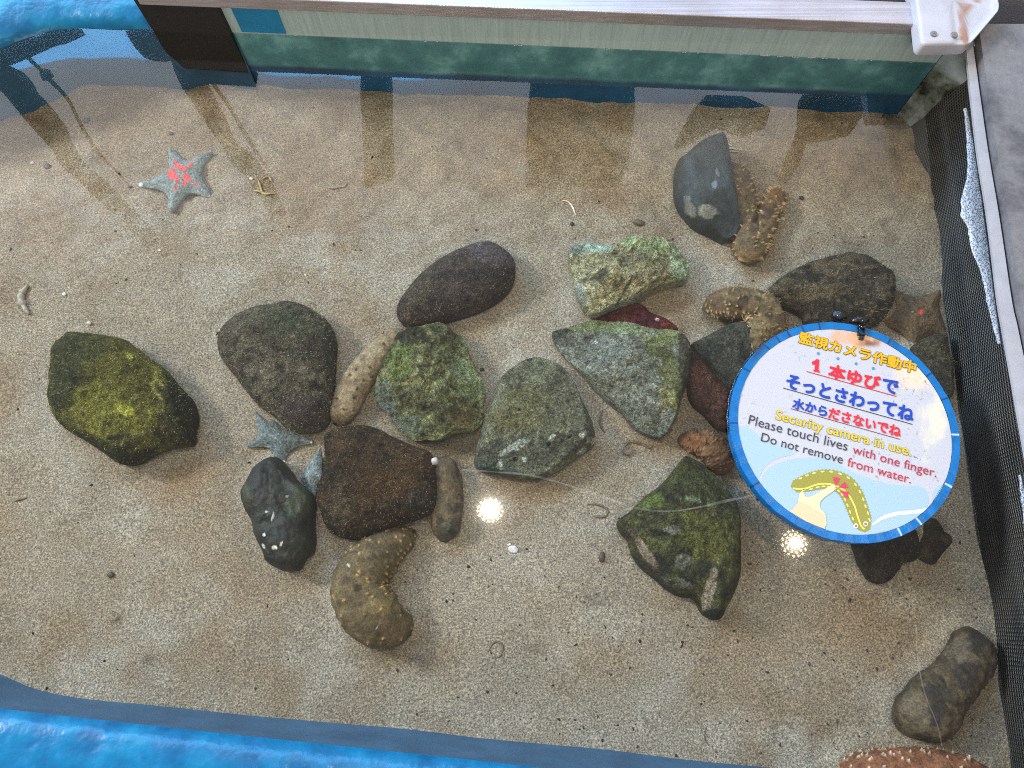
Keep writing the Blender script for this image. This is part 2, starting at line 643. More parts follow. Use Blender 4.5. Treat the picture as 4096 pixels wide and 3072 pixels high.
# ------------------------------------------------------------------ aluminium rail on the pane
m_alu, nt, b = new_mat("brushed_aluminium")
tc = nt.nodes.new("ShaderNodeTexCoord")
mp = nt.nodes.new("ShaderNodeMapping"); mp.inputs["Scale"].default_value = (6, 420, 420); mp.inputs["Rotation"].default_value = (0, 0, math.atan2(pdir[1], pdir[0]))
nt.links.new(tc.outputs["Object"], mp.inputs[0])
st = nt.nodes.new("ShaderNodeTexNoise"); st.inputs["Detail"].default_value = 3; st.inputs["Scale"].default_value = 1
nt.links.new(mp.outputs[0], st.inputs["Vector"])
nz = noise_node(nt, 9.0, 5.0)
c = ramp(nt, st.outputs[0], [(0.3, lin((176, 168, 170))), (0.7, lin((206, 198, 200)))])
c2 = ramp(nt, nz.outputs[0], [(0.35, (0.86, 0.82, 0.80)), (0.65, (1.05, 1.05, 1.08))])
nt.links.new(mix(nt, 1.0, c, c2, "MULTIPLY"), b.inputs["Base Color"])
b.inputs["Metallic"].default_value = 0.55
b.inputs["Roughness"].default_value = 0.38

RZ0, RZ1 = 0.058, 0.080
r0, r1 = W(560, 20, RZ0), W(3664, 142, RZ0)
rd = (r1 - r0) / np.linalg.norm(r1 - r0)
rn = np.array((-rd[1], rd[0], 0))
rail = empty("top_rail", r0)
tag(rail, "straight aluminium rail capping the acrylic panel along the back", "rail")
bm = prism([r0, r1, r1 + rn * 0.042, r0 + rn * 0.042], RZ0, RZ1, 0.0016)
adopt(from_bm("bar", bm, m_alu, smooth=False), rail)
# sealant bead at the end of the rail
m_seal = plain("grey_sealant", lin((140, 142, 146)), 0.6, var=0.2, vscale=90, bstr=0.6, bscale=120)
bm = prism([r1 + rd * 0.0005, r1 + rd * 0.008, r1 + rd * 0.008 + rn * 0.044, r1 + rd * 0.0005 + rn * 0.044], RZ0 - 0.016, RZ1 + 0.001, 0.002)
o = from_bm("sealant_bead", bm, m_seal)
adopt(o, rail)

# carpet behind the rail
m_mat = plain("dark_fibre", lin((72, 62, 58)), 0.95, var=0.5, vscale=420, bstr=1.0, bscale=400, bdist=0.006)
cm = [r0 + rn * 0.046, r1 + rd * 1.4 + rn * 0.046, r1 + rd * 1.4 + rn * 1.2, r0 + rn * 1.2]
o = from_bm("fibre_mat", prism(cm, 0.0, 0.022), m_mat)
tag(o, "dark brown fibre mat just behind the aluminium rail", "mat")

# ------------------------------------------------------------------ white bracket at the corner
zb = zoomf(3500, 0, 0.3617)
m_white, nt, b = new_mat("white_plastic")
nz = noise_node(nt, 30.0, 4.0)
at = nt.nodes.new("ShaderNodeAttribute"); at.attribute_name = "Col"
c2 = ramp(nt, nz.outputs[0], [(0.35, (0.93, 0.92, 0.93)), (0.65, (1.03, 1.03, 1.03))])
nt.links.new(mix(nt, 1.0, at.outputs[0], c2, "MULTIPLY"), b.inputs["Base Color"])
b.inputs["Roughness"].default_value = 0.32
BZ = 0.094
out_px = [(430, -420), (455, 0), (488, 240), (508, 420), (530, 468), (575, 486), (760, 482), (1000, 478), (1050, 468), (1092, 436), (1210, 300), (1350, 135), (1378, 95), (1385, 40), (1375, -20), (1330, -420)]
out_w = [W(x, y, BZ)[:2] for x, y in zb(out_px)]
ow = catmull(out_w, 220, True)


def build_bracket():
    root = empty("corner_bracket", W(3700, 60, BZ - 0.03))
    tag(root, "white plastic corner bracket with two screws and an orange rust stain", "bracket")
    n = len(ow)
    cx = ow.mean(0)
    rows, zr = [], []
    for s, z in ((0.0, BZ), (0.2, BZ), (0.4, BZ), (0.55, BZ), (0.7, BZ), (0.8, BZ), (0.88, BZ), (0.93, BZ), (0.97, BZ - 0.0006), (0.99, BZ - 0.002), (1.0, BZ - 0.005), (1.0, BZ - 0.022)):
        rows.append(cx + s * (ow - cx))
        zr.append(np.full(n, z))
    v = np.vstack(rows)
    z = np.concatenate(zr)
    px, py = P(v[:, 0], v[:, 1], z)
    # recess at the right, fold line between the screw pad and the recess
    ux, uy = (px - 3500) / 0.3617, py / 0.3617
    left_edge = np.where(uy > 100, 1008 + (uy - 100) * 0.09, 965 + uy * 0.43)
    right_edge = np.where(uy > 110, 1050 + (460 - uy) * 0.83, 1345)
    ins = np.minimum(ux - left_edge, right_edge - ux)
    recess = np.clip(ins / 25.0, 0, 1)
    pad = np.clip((860 + uy * 0.16 - ux) / 70.0, 0, 1)
    top = np.arange(len(v)) < n * 9
    z = z - np.where(top, recess * 0.006, 0) - np.where(top, (1 - pad) * 0.0035 * (1 - recess), 0)
    white = np.array(lin((188, 185, 190)))
    blu = np.array(lin((178, 200, 226)))
    rust = np.array(lin((158, 100, 56)))
    pinkr = np.array(lin((168, 130, 112)))
    cols = np.tile(white, (len(v), 1))
    nn = np.array([noise.fractal((a * 0.02, b * 0.01, 3.3), 0.6, 2.0, 4) for a, b in zip(ux, uy)])
    d = np.abs(ux - (960 + uy * 0.11)) / 52.0 + np.clip(uy - 470, 0, 99) / 60 + nn * 0.6
    cols = lerp(cols, np.tile(rust, (len(v), 1)), np.clip(1.15 - d, 0, 0.85) * np.clip(uy / 330, 0.25, 1))
    d2 = np.abs((uy - 95) + (ux - 1000) * 0.75) / 26.0 + np.clip(960 - ux, 0, 999) / 40 + np.clip(ux - 1170, 0, 999) / 30 + nn * 0.5
    cols = lerp(cols, np.tile(rust, (len(v), 1)), np.clip(1.2 - d2, 0, 0.8))
    d3 = np.abs(ux - 955) / 34 + np.abs(uy - 120) / 130 + nn * 0.5
    cols = lerp(cols, np.tile(pinkr, (len(v), 1)), np.clip(1.2 - d3, 0, 0.8))
    f = []
    for k in range(len(rows) - 1):
        for i in range(n):
            f.append((k * n + i, k * n + (i + 1) % n, (k + 1) * n + (i + 1) % n, (k + 1) * n + i))
    f = [tuple(reversed(q)) for q in f]
    o = link_mesh("cover_plate", np.column_stack([v, z]), f, m_white, cols=cols)
    bmn = bmesh.new(); bmn.from_mesh(o.data); bmesh.ops.remove_doubles(bmn, verts=bmn.verts, dist=1e-6)
    bmesh.ops.recalc_face_normals(bmn, faces=bmn.faces); bmn.to_mesh(o.data); bmn.free()
    adopt(o, root)
    m_screw = plain("screw_steel", lin((150, 148, 144)), 0.35, 0.8)
    for (x, y) in zb([(648, 378), (875, 388)]):
        p = W(x, y, BZ)
        bm = bmesh.new()
        bmesh.ops.create_cone(bm, cap_ends=True, segments=28, radius1=0.0056, radius2=0.0046, depth=0.0024)
        for a in (0.4, 0.4 + math.pi / 2):
            r = bmesh.ops.create_cube(bm, size=1.0, matrix=Matrix.Translation((0, 0, 0.0013)) @ Matrix.Rotation(a, 4, "Z") @ Matrix.Diagonal((0.0048, 0.0009, 0.0006, 1)))
        bmesh.ops.translate(bm, verts=bm.verts, vec=(p[0], p[1], BZ + 0.0006))
        s = from_bm("screw", bm, m_screw)
        adopt(s, root)
    return root


build_bracket()

# ------------------------------------------------------------------ corner channel (pvc strip in the back right corner)
zc = zoomf(3500, 0, 0.3617)
m_pvc, nt, b = new_mat("algae_stained_pvc")
tc = nt.nodes.new("ShaderNodeTexCoord"); sep = nt.nodes.new("ShaderNodeSeparateXYZ"); nt.links.new(tc.outputs["Object"], sep.inputs[0])
nz = noise_node(nt, 34.0, 5.0, 0.65)
wet = ramp(nt, nz.outputs[0], [(0.36, lin((40, 42, 32))), (0.5, lin((120, 124, 112))), (0.66, lin((170, 174, 168)))])
dry = ramp(nt, nz.outputs[0], [(0.3, lin((150, 160, 162))), (0.7, lin((184, 194, 196)))])
f2 = nt.nodes.new("ShaderNodeMapRange"); f2.inputs["From Min"].default_value = -0.012; f2.inputs["From Max"].default_value = -0.006
nt.links.new(sep.outputs[2], f2.inputs[0])
nt.links.new(mix(nt, f2.outputs[0], wet, dry), b.inputs["Base Color"])
b.inputs["Roughness"].default_value = 0.5
c0 = W(3747, 251, 0.0)
c1 = W(3868, 330, 0.0)
cdir = (c1 - c0)
bm = bmesh.new()
poly = [c0, c1, c1 + np.array((0.012, 0.01, 0)), c0 + np.array((0.012, 0.03, 0))]
o = from_bm("corner_channel", prism(poly, -0.16, 0.058, 0.0012), m_pvc)
tag(o, "grey algae stained channel strip in the back right corner under the white bracket", "strip")

# ------------------------------------------------------------------ right side: black net, white trim, slate counter
trim_l = [(3855, 120), (3865, 203), (3909, 600), (3950, 860), (3992, 1200), (4009, 1300), (4052, 1540), (4096, 1790), (4160, 2150), (4240, 2600), (4320, 3072), (4380, 3400)]
trim_r = [(3885, 120), (3896, 206), (3952, 600), (3996, 860), (4047, 1200), (4069, 1300), (4118, 1540), (4166, 1790), (4236, 2150), (4324, 2600), (4412, 3072), (4480, 3400)]
TZ = 0.060
n = 80
tl = np.array([W(p[0], p[1], TZ) for p in catmull(trim_l, n, False)])
tr = np.array([W(p[0], p[1], TZ) for p in catmull(trim_r, n, False)])
ys = np.linspace(tl[0, 1], tl[-1, 1], n)
tl = np.column_stack([np.interp(-ys, -tl[:, 1], tl[:, 0]), ys, np.full(n, TZ)])
tr = np.column_stack([np.interp(-ys, -tr[:, 1], tr[:, 0]), ys, np.full(n, TZ)])
m_trim = plain("white_pvc_trim", lin((166, 164, 168)), 0.4, var=0.12, vscale=40)
dn = np.array((0, 0, -0.03))
dt = np.array((0, 0, -0.004))
v, f = ribbon([tl + dt, tl, tr, tr + dt])
o = link_mesh("edge_trim", v, f, m_trim, smooth=False)
bmn = bmesh.new(); bmn.from_mesh(o.data); bmesh.ops.recalc_face_normals(bmn, faces=bmn.faces); bmn.to_mesh(o.data); bmn.free()
tag(o, "long white plastic trim strip between the black net and the grey slab", "trim")

m_slab, nt, b = new_mat("grey_slate")
n1 = noise_node(nt, 7.0, 6.0, 0.65)
n2 = noise_node(nt, 160.0, 4.0, 0.7)
c = ramp(nt, n1.outputs[0], [(0.36, lin((84, 82, 84))), (0.46, lin((116, 113, 114))), (0.7, lin((142, 138, 138)))])
g = ramp(nt, n2.outputs[0], [(0.3, (0.8, 0.8, 0.8)), (0.66, (1.08, 1.08, 1.08)), (0.8, (1.45, 1.45, 1.45))])
nt.links.new(mix(nt, 1.0, c, g, "MULTIPLY"), b.inputs["Base Color"])
b.inputs["Roughness"].default_value = 0.55
bump(nt, b, n2.outputs[0], 0.3, 0.002)
gap = np.array((0.004, 0, 0.0))
up = np.array((0, 0, 0.012))
a0 = tr + gap
v, f = ribbon([a0 + dn, a0 + up, a0 + up + np.array((0.03, 0, 0.0)), a0 + up + np.array((0.7, 0, 0))])
o = link_mesh("stone_slab", v, f, m_slab, smooth=False)
bmn = bmesh.new(); bmn.from_mesh(o.data); bmesh.ops.recalc_face_normals(bmn, faces=bmn.faces); bmn.to_mesh(o.data); bmn.free()
tag(o, "mottled grey stone slab along the right edge of the pool", "slab")
m_gap = plain("black_joint", lin((34, 32, 32)), 0.9, var=0.4, vscale=80)
v, f = ribbon([tr + np.array((0.0, 0, -0.003)), tr + gap + np.array((0.001, 0, -0.003))])
o = link_mesh("joint", v, f, m_gap)
tag(o, "dark dirty joint line between the white trim and the grey slab", "joint")

# net
m_net, nt, b = new_mat("black_woven_net")
uv = nt.nodes.new("ShaderNodeUVMap")
sepu = nt.nodes.new("ShaderNodeSeparateXYZ"); nt.links.new(uv.outputs[0], sepu.inputs[0])


def tri_wave(sock, period):
    d = nt.nodes.new("ShaderNodeMath"); d.operation = "DIVIDE"; d.inputs[1].default_value = period
    nt.links.new(sock, d.inputs[0])
    s = nt.nodes.new("ShaderNodeMath"); s.operation = "PINGPONG"; s.inputs[1].default_value = 0.5
    nt.links.new(d.outputs[0], s.inputs[0])
    r = nt.nodes.new("ShaderNodeMath"); r.operation = "MULTIPLY"; r.inputs[1].default_value = 2.0
    nt.links.new(s.outputs[0], r.inputs[0])
    return r.outputs[0]


nw = noise_node(nt, 30.0, 3.0)
wob = nt.nodes.new("ShaderNodeMath"); wob.operation = "MULTIPLY_ADD"; wob.inputs[1].default_value = 0.006
nt.links.new(nw.outputs[0], wob.inputs[0]); nt.links.new(sepu.outputs[0], wob.inputs[2])
wa = tri_wave(wob.outputs[0], 0.0054)
wb = tri_wave(sepu.outputs[1], 0.0050)
mx = nt.nodes.new("ShaderNodeMath"); mx.operation = "MAXIMUM"
nt.links.new(wa, mx.inputs[0]); nt.links.new(wb, mx.inputs[1])
nb = noise_node(nt, 12.0, 4.0)
thread = ramp(nt, nb.outputs[0], [(0.35, lin((44, 41, 39))), (0.65, lin((86, 80, 73)))])
fac = ramp(nt, mx.outputs[0], [(0.55, (0, 0, 0)), (0.8, (1, 1, 1))])
nt.links.new(mix(nt, fac, lin((24, 22, 21)), thread), b.inputs["Base Color"])
b.inputs["Roughness"].default_value = 0.42
bump(nt, b, mx.outputs[0], 1.0, 0.003)
sr = np.array([W(p[0], p[1], SAND_Z) for p in catmull(sand_right, 120, False)])
nx = np.interp(-ys, -sr[::1, 1], sr[:, 0])
low = np.column_stack([nx, ys, np.full(n, SAND_Z)])
net_wl = [(3852, 200), (3860, 300), (3862, 362), (3870, 470), (3891, 605), (3906, 711), (3918, 795), (3927, 858), (3933, 905), (3942, 964), (3952, 1048), (3963, 1133), (3971, 1200), (3990, 1330),
          (4012, 1500), (4040, 1700), (4066, 1850), (4094, 1990), (4130, 2200), (4210, 2700), (4270, 3072), (4330, 3400)]
wlp = np.array([W(p[0], p[1], 0.0) for p in catmull(net_wl, 120, False)])
wl_ = np.column_stack([np.interp(-ys, -wlp[:, 1], wlp[:, 0]), ys, np.zeros(n)])
top = tl + np.array((0.0, 0, -0.004))
top[:, 0] = np.maximum(top[:, 0], wl_[:, 0] + 0.001)
KS = np.linspace(0, 1, 14)
ln = [top * (1 - k) + wl_ * k for k in np.linspace(0, 1, 6)[:-1]] + [wl_ * (1 - k) + low * k for k in KS]
for k, l_ in zip(KS, ln[5:]):
    l_[:, 0] += 0.007 * math.sin(k * math.pi) * np.array([noise.noise((y * 5, k * 2.0, 0.3)) for y in ys])
ln.append(low + np.array((-0.004, 0, -0.03)))
v, f = ribbon(ln)
uvs = []
for k, l_ in enumerate(ln):
    hh = np.linalg.norm(l_ - ln[0], axis=1)
    uvs += [(ys[i], hh[i]) for i in range(n)]
o = link_mesh("net", v, f, m_net, uvs=uvs)
tag(o, "black woven net lining the right wall of the pool", "net")

# ------------------------------------------------------------------ water
m_water, nt, b = new_mat("water")
N, L = nt.nodes, nt.links
outn = [x for x in N if x.type == "OUTPUT_MATERIAL"][0]
N.remove(b)
tr_ = N.new("ShaderNodeBsdfTransparent"); tr_.inputs[0].default_value = (0.955, 0.985, 0.975, 1)
gl = N.new("ShaderNodeBsdfGlossy"); gl.inputs["Roughness"].default_value = 0.004
gl2 = N.new("ShaderNodeBsdfGlossy"); gl2.inputs["Roughness"].default_value = 0.075
mg = N.new("ShaderNodeMixShader"); mg.inputs[0].default_value = 0.22
fr = N.new("ShaderNodeFresnel"); geo = N.new("ShaderNodeNewGeometry")
ior = N.new("ShaderNodeMapRange"); ior.inputs["To Min"].default_value = 1.42; ior.inputs["To Max"].default_value = 1.0 / 1.42   # same share mirrored from either side
L.new(geo.outputs["Backfacing"], ior.inputs["Value"]); L.new(ior.outputs[0], fr.inputs["IOR"])
nz = noise_node(nt, 7.0, 2.0, 0.5)
bp = N.new("ShaderNodeBump"); bp.inputs["Strength"].default_value = 0.012; bp.inputs["Distance"].default_value = 0.02
L.new(nz.outputs[0], bp.inputs["Height"]); L.new(bp.outputs[0], gl.inputs["Normal"])
L.new(gl.outputs[0], mg.inputs[1]); L.new(gl2.outputs[0], mg.inputs[2])
ms = N.new("ShaderNodeMixShader")
L.new(fr.outputs[0], ms.inputs[0]); L.new(tr_.outputs[0], ms.inputs[1]); L.new(mg.outputs[0], ms.inputs[2])
L.new(ms.outputs[0], outn.inputs[0])
wb_ = [W(p[0], p[1], 0.0) for p in catmull(water_back, 50, False)]
wf_ = [W(p[0], p[1], 0.0) for p in catmull(water_front, 40, False)]
# waterline on the net: the net's own row nearest to z = 0
wr_ = list(wl_)
wr_ = [p for p in wr_ if p[1] < c1[1] and p[1] > wf_[-1][1] + 0.03]
loop = wb_ + [PANE_R] + wr_ + wf_[::-1]
bm = bmesh.new()
vs = [bm.verts.new((p[0], p[1], 0.0)) for p in loop]
fc = bm.faces.new(vs)
if fc.normal.z < 0:
    fc.normal_flip()
bmesh.ops.triangulate(bm, faces=[fc])
bm.normal_update()
for q in bm.faces:
    if q.normal.z < 0:
        q.normal_flip()
o = from_bm("water", bm, m_water)
tag(o, "clear still water filling the pool, mirroring sky and dark silhouettes at the back left", "water", kind="structure")

# ------------------------------------------------------------------ rocks
TEXMAT = {}


def outline(px_pts, z, n=150, jag=0.0, seed=0):
    w = [W(p[0], p[1], z)[:2] for p in px_pts]
    o = catmull(w, n, True)
    if jag:
        c = o.mean(0)
        for i in range(n):
            k = 1 + jag * noise.fractal((o[i, 0] * 60, o[i, 1] * 60, seed), 0.6, 2.0, 3)
            o[i] = c + (o[i] - c) * k
    return o


def paint(px, py, x, y, z, cols, patches, seed, pg=1.0):
    nn = fbm(x, y, z, 55.0, 3, seed + 9.0)
    for cx, cy, rx, ry, rot, rgb, s, rag in patches:
        a = math.radians(rot)
        dx, dy = px - cx, py - cy
        u = (dx * math.cos(a) + dy * math.sin(a)) / rx
        v = (-dx * math.sin(a) + dy * math.cos(a)) / ry
        q = 1.35 - (u * u + v * v) - rag * nn
        cols = lerp(cols, np.tile(np.minimum(pg * np.array(lin(rgb)), 0.85), (len(x), 1)), np.clip(q * 2.2, 0, 1) * s)
    return cols


def rock(name, px_pts, H, palette, label, mat, edge=0.03, e0=0.32, facets=0, seed=1, jag=0.01, rough=0.0035, patches=(), freq=22.0, tilt=(0, 0), zbase=None, cat="rock",
         group="rocks lying on the sand", moss=None, rings=44, nring=170, turf=None, lowk=0.9):
    zb_ = SAND_Z if zbase is None else zbase
    o = outline(px_pts, zb_ + 0.4 * H, nring, jag, seed)
    c = o.mean(0)
    rnd = random.Random(seed)
    n = len(o)
    ss = 1 - (1 - np.linspace(0.02, 1, rings)) ** 1.5
    X = np.concatenate([c[0] + s * (o[:, 0] - c[0]) for s in ss])
    Y = np.concatenate([c[1] + s * (o[:, 1] - c[1]) for s in ss])
    d = edge_dist(X, Y, o)
    dn_ = np.clip(d / edge, 0, 1)
    prof = np.sqrt(np.clip(1 - (1 - dn_) ** 2, 0, 1))
    z = H * (e0 + (1 - e0) * prof)
    span = max(np.ptp(o[:, 0]), np.ptp(o[:, 1]))
    z = z + prof * (tilt[0] * (X - c[0]) + tilt[1] * (Y - c[1]))
    for _ in range(facets):
        a = rnd.uniform(0, 2 * math.pi)
        sl = rnd.uniform(0.15, 0.75)
        off = rnd.uniform(0.05, 0.36) * span
        pl = H * rnd.uniform(0.92, 1.05) - sl * ((X - c[0]) * math.cos(a) + (Y - c[1]) * math.sin(a) - off * 0.6)
        z = np.minimum(z, np.maximum(pl, H * e0 * 0.8))
    Z = zb_ + z
    nz1 = fbm(X, Y, Z, 26.0, 4, seed * 3.1)
    nz2 = fbm(X, Y, Z, 110.0, 3, seed * 1.7)
    if facets >= 3:
        rg = np.array([noise.ridged_multi_fractal((a * 30, b_ * 30, c_ * 30 + seed), 0.9, 2.1, 4, 1.0, 2.0) for a, b_, c_ in zip(X, Y, Z)])
        Z = Z + rough * 0.9 * (rg - 1.2) * (0.3 + 0.7 * prof)
    Z = Z + rough * nz1 * (0.25 + 0.75 * prof) + rough * 0.35 * nz2
    # skirt into the sand
    ex, ez = [], []
    for s, zz in ((0.985, 0.12 * H), (lowk, -0.014)):
        ex.append(np.column_stack([c[0] + s * (o[:, 0] - c[0]), c[1] + s * (o[:, 1] - c[1])]))
        ez.append(np.full(n, zb_ + zz))
    X = np.concatenate([X] + [e[:, 0] for e in ex]); Y = np.concatenate([Y] + [e[:, 1] for e in ex]); Z = np.concatenate([Z] + ez)
    prof = np.concatenate([prof, np.zeros(2 * n)])
    # colour of the stone: veins and blotches of its palette
    p0, p1, p2 = [GAIN * np.array(lin(q)) for q in palette]
    c1_ = fbm(X, Y, Z, freq, 4, seed * 5.3)
    c2_ = fbm(X, Y, Z, freq * 2.7, 3, seed * 7.7)
    cols = lerp(np.tile(p0, (len(X), 1)), np.tile(p1, (len(X), 1)), 0.5 + 1.1 * c1_)
    cols = lerp(cols, np.tile(p2, (len(X), 1)), 1.5 * c2_)
    px, py = P(X, Y, Z)
    if patches:
        cols = paint(px, py, X, Y, Z, cols, patches, seed, 1.0)
    nr = rings + 2
    rocks_xy.append(o[::3])
    f = []
    for k in range(nr - 1):
        for i in range(n):
            f.append((k * n + i, (k + 1) * n + i, (k + 1) * n + (i + 1) % n, k * n + (i + 1) % n))
    f.append(tuple(range(n)))
    V = np.column_stack([X, Y, Z]) - np.array((c[0], c[1], zb_))
    ob = link_mesh(name, V, f, mat, cols=cols)
    ob.location = (c[0], c[1], zb_)
    tag(ob, label, cat, group)
    if turf:
        count, length, tcols = turf
        vv, ff, cc = [], [], []
        nv = rings * n
        for _ in range(count):
            i = int(nv * rnd.random() ** 0.6)
            i = min(i, nv - 1)
            p = V[i] + np.array((rnd.gauss(0, 0.0015), rnd.gauss(0, 0.0015), 0))
            out = np.array((V[i][0], V[i][1], 0.03))
            out = out / (np.linalg.norm(out) + 1e-6)
            dr = out * 0.6 + np.array((rnd.gauss(0, 0.7), rnd.gauss(0, 0.7), rnd.uniform(0.1, 0.9)))
            dr /= np.linalg.norm(dr)
            l_ = length * rnd.uniform(0.4, 1.3)
            sd = np.cross(dr, (0.3, 0.2, 1.0)); sd /= np.linalg.norm(sd) + 1e-9
            w = min(length * 0.07, 0.0003)
            b0 = len(vv)
            mid_ = p + dr * l_ * 0.55 + np.array((0, 0, 0.0004))
            vv += [p - sd * w, p + sd * w, mid_ + sd * w * 0.8, mid_ - sd * w * 0.8, p + dr * l_ + np.array((rnd.gauss(0, l_ * 0.25), rnd.gauss(0, l_ * 0.25), 0))]
            ff += [(b0, b0 + 1, b0 + 2, b0 + 3), (b0 + 3, b0 + 2, b0 + 4)]
            t = np.array(lin(rnd.choice(tcols))) * rnd.uniform(0.3, 2.0)
            t = t * 1.1 + cols[i] * 0.6
            cc += [t] * 5
        tf = link_mesh("algae_turf", vv, ff, M_TURF, ob, cols=cc)
        tf["kind"] = "stuff"
    return ob


M_TURF = organic_mat("turf", 0.7, 1.3, 500, 0.9, 0.0, 0.001, 0.15)
M_FUZZ = organic_mat("fuzzy_stone", 0.25, 2.4, 300, 0.92, 1.0, 0.006, 0.12, 100, 1.6)
M_ROUGH = organic_mat("rough_stone", 0.35, 1.9, 260, 0.85, 1.0, 0.007, 0.2, 70, 1.0)
M_SMOOTH = organic_mat("smooth_stone", 0.6, 1.45, 420, 0.6, 0.5, 0.002, 0.3, 60)
M_CRACK = organic_mat("cracked_stone", 0.3, 1.8, 220, 0.85, 1.0, 0.009, 0.2, 60, 1.2)

z4 = zoomf(0, 1000, 0.6329)
z5 = zoomf(1300, 1000, 0.6329)
fv = zoomf(0, 0, 1.8517)
zg = zoomf(1250, 1150, 0.4219)
zw = zoomf(2150, 900, 0.5427)
zq = zoomf(1250, 1700, 0.5727)
zd = zoomf(900, 1800, 0.3316)
zn = zoomf(2400, 1650, 0.5426)
zk = zoomf(2650, 500, 0.3617)
zm = zoomf(2700, 950, 0.3616)
zr_ = zoomf(3200, 950, 0.3616)
zu = zoomf(3250, 2000, 0.2939)
zx = zoomf(3300, 2200, 0.5258)

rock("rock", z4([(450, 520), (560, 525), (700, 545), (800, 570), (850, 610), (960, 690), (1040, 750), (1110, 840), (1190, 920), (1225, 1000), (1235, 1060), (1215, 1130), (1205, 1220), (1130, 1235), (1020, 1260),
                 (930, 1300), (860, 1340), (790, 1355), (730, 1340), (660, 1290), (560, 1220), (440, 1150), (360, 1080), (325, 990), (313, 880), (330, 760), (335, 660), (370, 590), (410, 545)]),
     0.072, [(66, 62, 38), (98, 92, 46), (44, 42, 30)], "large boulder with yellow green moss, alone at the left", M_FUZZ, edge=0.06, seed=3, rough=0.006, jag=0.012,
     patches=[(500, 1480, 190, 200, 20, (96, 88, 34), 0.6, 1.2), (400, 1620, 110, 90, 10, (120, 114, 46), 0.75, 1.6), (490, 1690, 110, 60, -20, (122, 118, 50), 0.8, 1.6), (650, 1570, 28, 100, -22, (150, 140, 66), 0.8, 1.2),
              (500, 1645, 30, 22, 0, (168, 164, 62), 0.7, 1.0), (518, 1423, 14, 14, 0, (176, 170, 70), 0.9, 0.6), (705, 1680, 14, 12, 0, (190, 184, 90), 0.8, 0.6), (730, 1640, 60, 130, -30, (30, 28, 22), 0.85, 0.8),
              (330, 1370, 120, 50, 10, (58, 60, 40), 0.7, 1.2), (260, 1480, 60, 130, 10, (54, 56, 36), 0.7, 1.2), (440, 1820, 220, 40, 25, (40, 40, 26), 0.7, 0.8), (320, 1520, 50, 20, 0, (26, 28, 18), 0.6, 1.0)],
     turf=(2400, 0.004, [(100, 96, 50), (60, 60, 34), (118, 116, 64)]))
rock("rock", z4([(1800, 325), (1900, 340), (2000, 390), (2080, 460), (2120, 560), (2115, 700), (2105, 850), (2085, 1000), (2065, 1090), (2030, 1130), (1960, 1150), (1880, 1150), (1800, 1120), (1740, 1060),
                 (1640, 990), (1560, 900), (1470, 780), (1400, 690), (1375, 600), (1390, 520), (1450, 450), (1540, 390), (1650, 350), (1730, 345)]),
     0.06, [(80, 71, 56), (106, 95, 76), (50, 44, 36)], "brown rounded triangular boulder above the blue grey starfish", M_FUZZ, edge=0.055, seed=5, rough=0.003, jag=0.004,
     patches=[(1150, 1290, 140, 60, 20, (68, 74, 54), 0.6, 1.4), (1200, 1640, 110, 60, 10, (62, 48, 48), 0.6, 1.0), (1000, 1270, 130, 40, -25, (100, 92, 76), 0.5, 1.2), (1320, 1400, 24, 160, 0, (46, 50, 36), 0.6, 0.8)],
     turf=(2200, 0.004, [(120, 106, 84), (80, 70, 54), (100, 100, 78)]))
rock("rock", fv([(1050, 522), (1085, 535), (1110, 560), (1113, 590), (1105, 620), (1080, 645), (1040, 668), (990, 685), (940, 700), (895, 708), (870, 700), (857, 680), (860, 655), (880, 625), (910, 590), (950, 560), (1000, 535)]),
     0.05, [(66, 56, 48), (82, 68, 58), (50, 42, 40)], "smooth dark brown oval stone slanting up to the right", M_FUZZ, edge=0.05, seed=7, rough=0.0022, jag=0.004,
     patches=[(1960, 1010, 120, 40, 20, (92, 82, 84), 0.7, 1.2), (1880, 1100, 200, 22, -2, (48, 40, 42), 0.6, 0.8), (1680, 1130, 60, 90, 30, (84, 76, 58), 0.6, 1.2), (2030, 1150, 60, 40, 0, (56, 56, 40), 0.5, 1)],
     turf=(1500, 0.004, [(104, 92, 76), (70, 60, 50)]))
rock("rock", zg([(960, 400), (1100, 370), (1200, 345), (1290, 375), (1340, 430), (1420, 470), (1460, 540), (1490, 640), (1550, 760), (1610, 870), (1640, 980), (1620, 1080), (1620, 1180), (1600, 1290), (1520, 1360),
                 (1420, 1370), (1300, 1410), (1180, 1450), (1080, 1440), (980, 1450), (900, 1420), (820, 1340), (760, 1270), (700, 1170), (620, 1120), (580, 1020), (600, 880), (650, 760), (700, 650), (760, 570), (800, 480), (870, 430)]),
     0.06, [(98, 96, 62), (140, 138, 90), (66, 62, 44)], "craggy olive green rock beside the pale sea cucumber", M_CRACK, edge=0.024, e0=0.4, facets=6, seed=11, rough=0.007, jag=0.012, freq=34,
     patches=[(1870, 1520, 50, 90, -30, (142, 150, 108), 0.8, 1.2), (1600, 1440, 50, 80, 20, (112, 122, 64), 0.7, 1.2), (1590, 1680, 90, 50, 30, (106, 112, 98), 0.7, 1.2), (1530, 1590, 40, 60, 0, (100, 106, 94), 0.7, 1), (1850, 1670, 60, 45, 10, (128, 112, 72), 0.8, 1.2),
              (1640, 1340, 90, 36, 10, (44, 40, 32), 0.8, 1.1), (1720, 1630, 120, 40, 15, (64, 58, 36), 0.6, 1.2), (1780, 1360, 60, 60, 0, (70, 66, 44), 0.5, 1.2)])
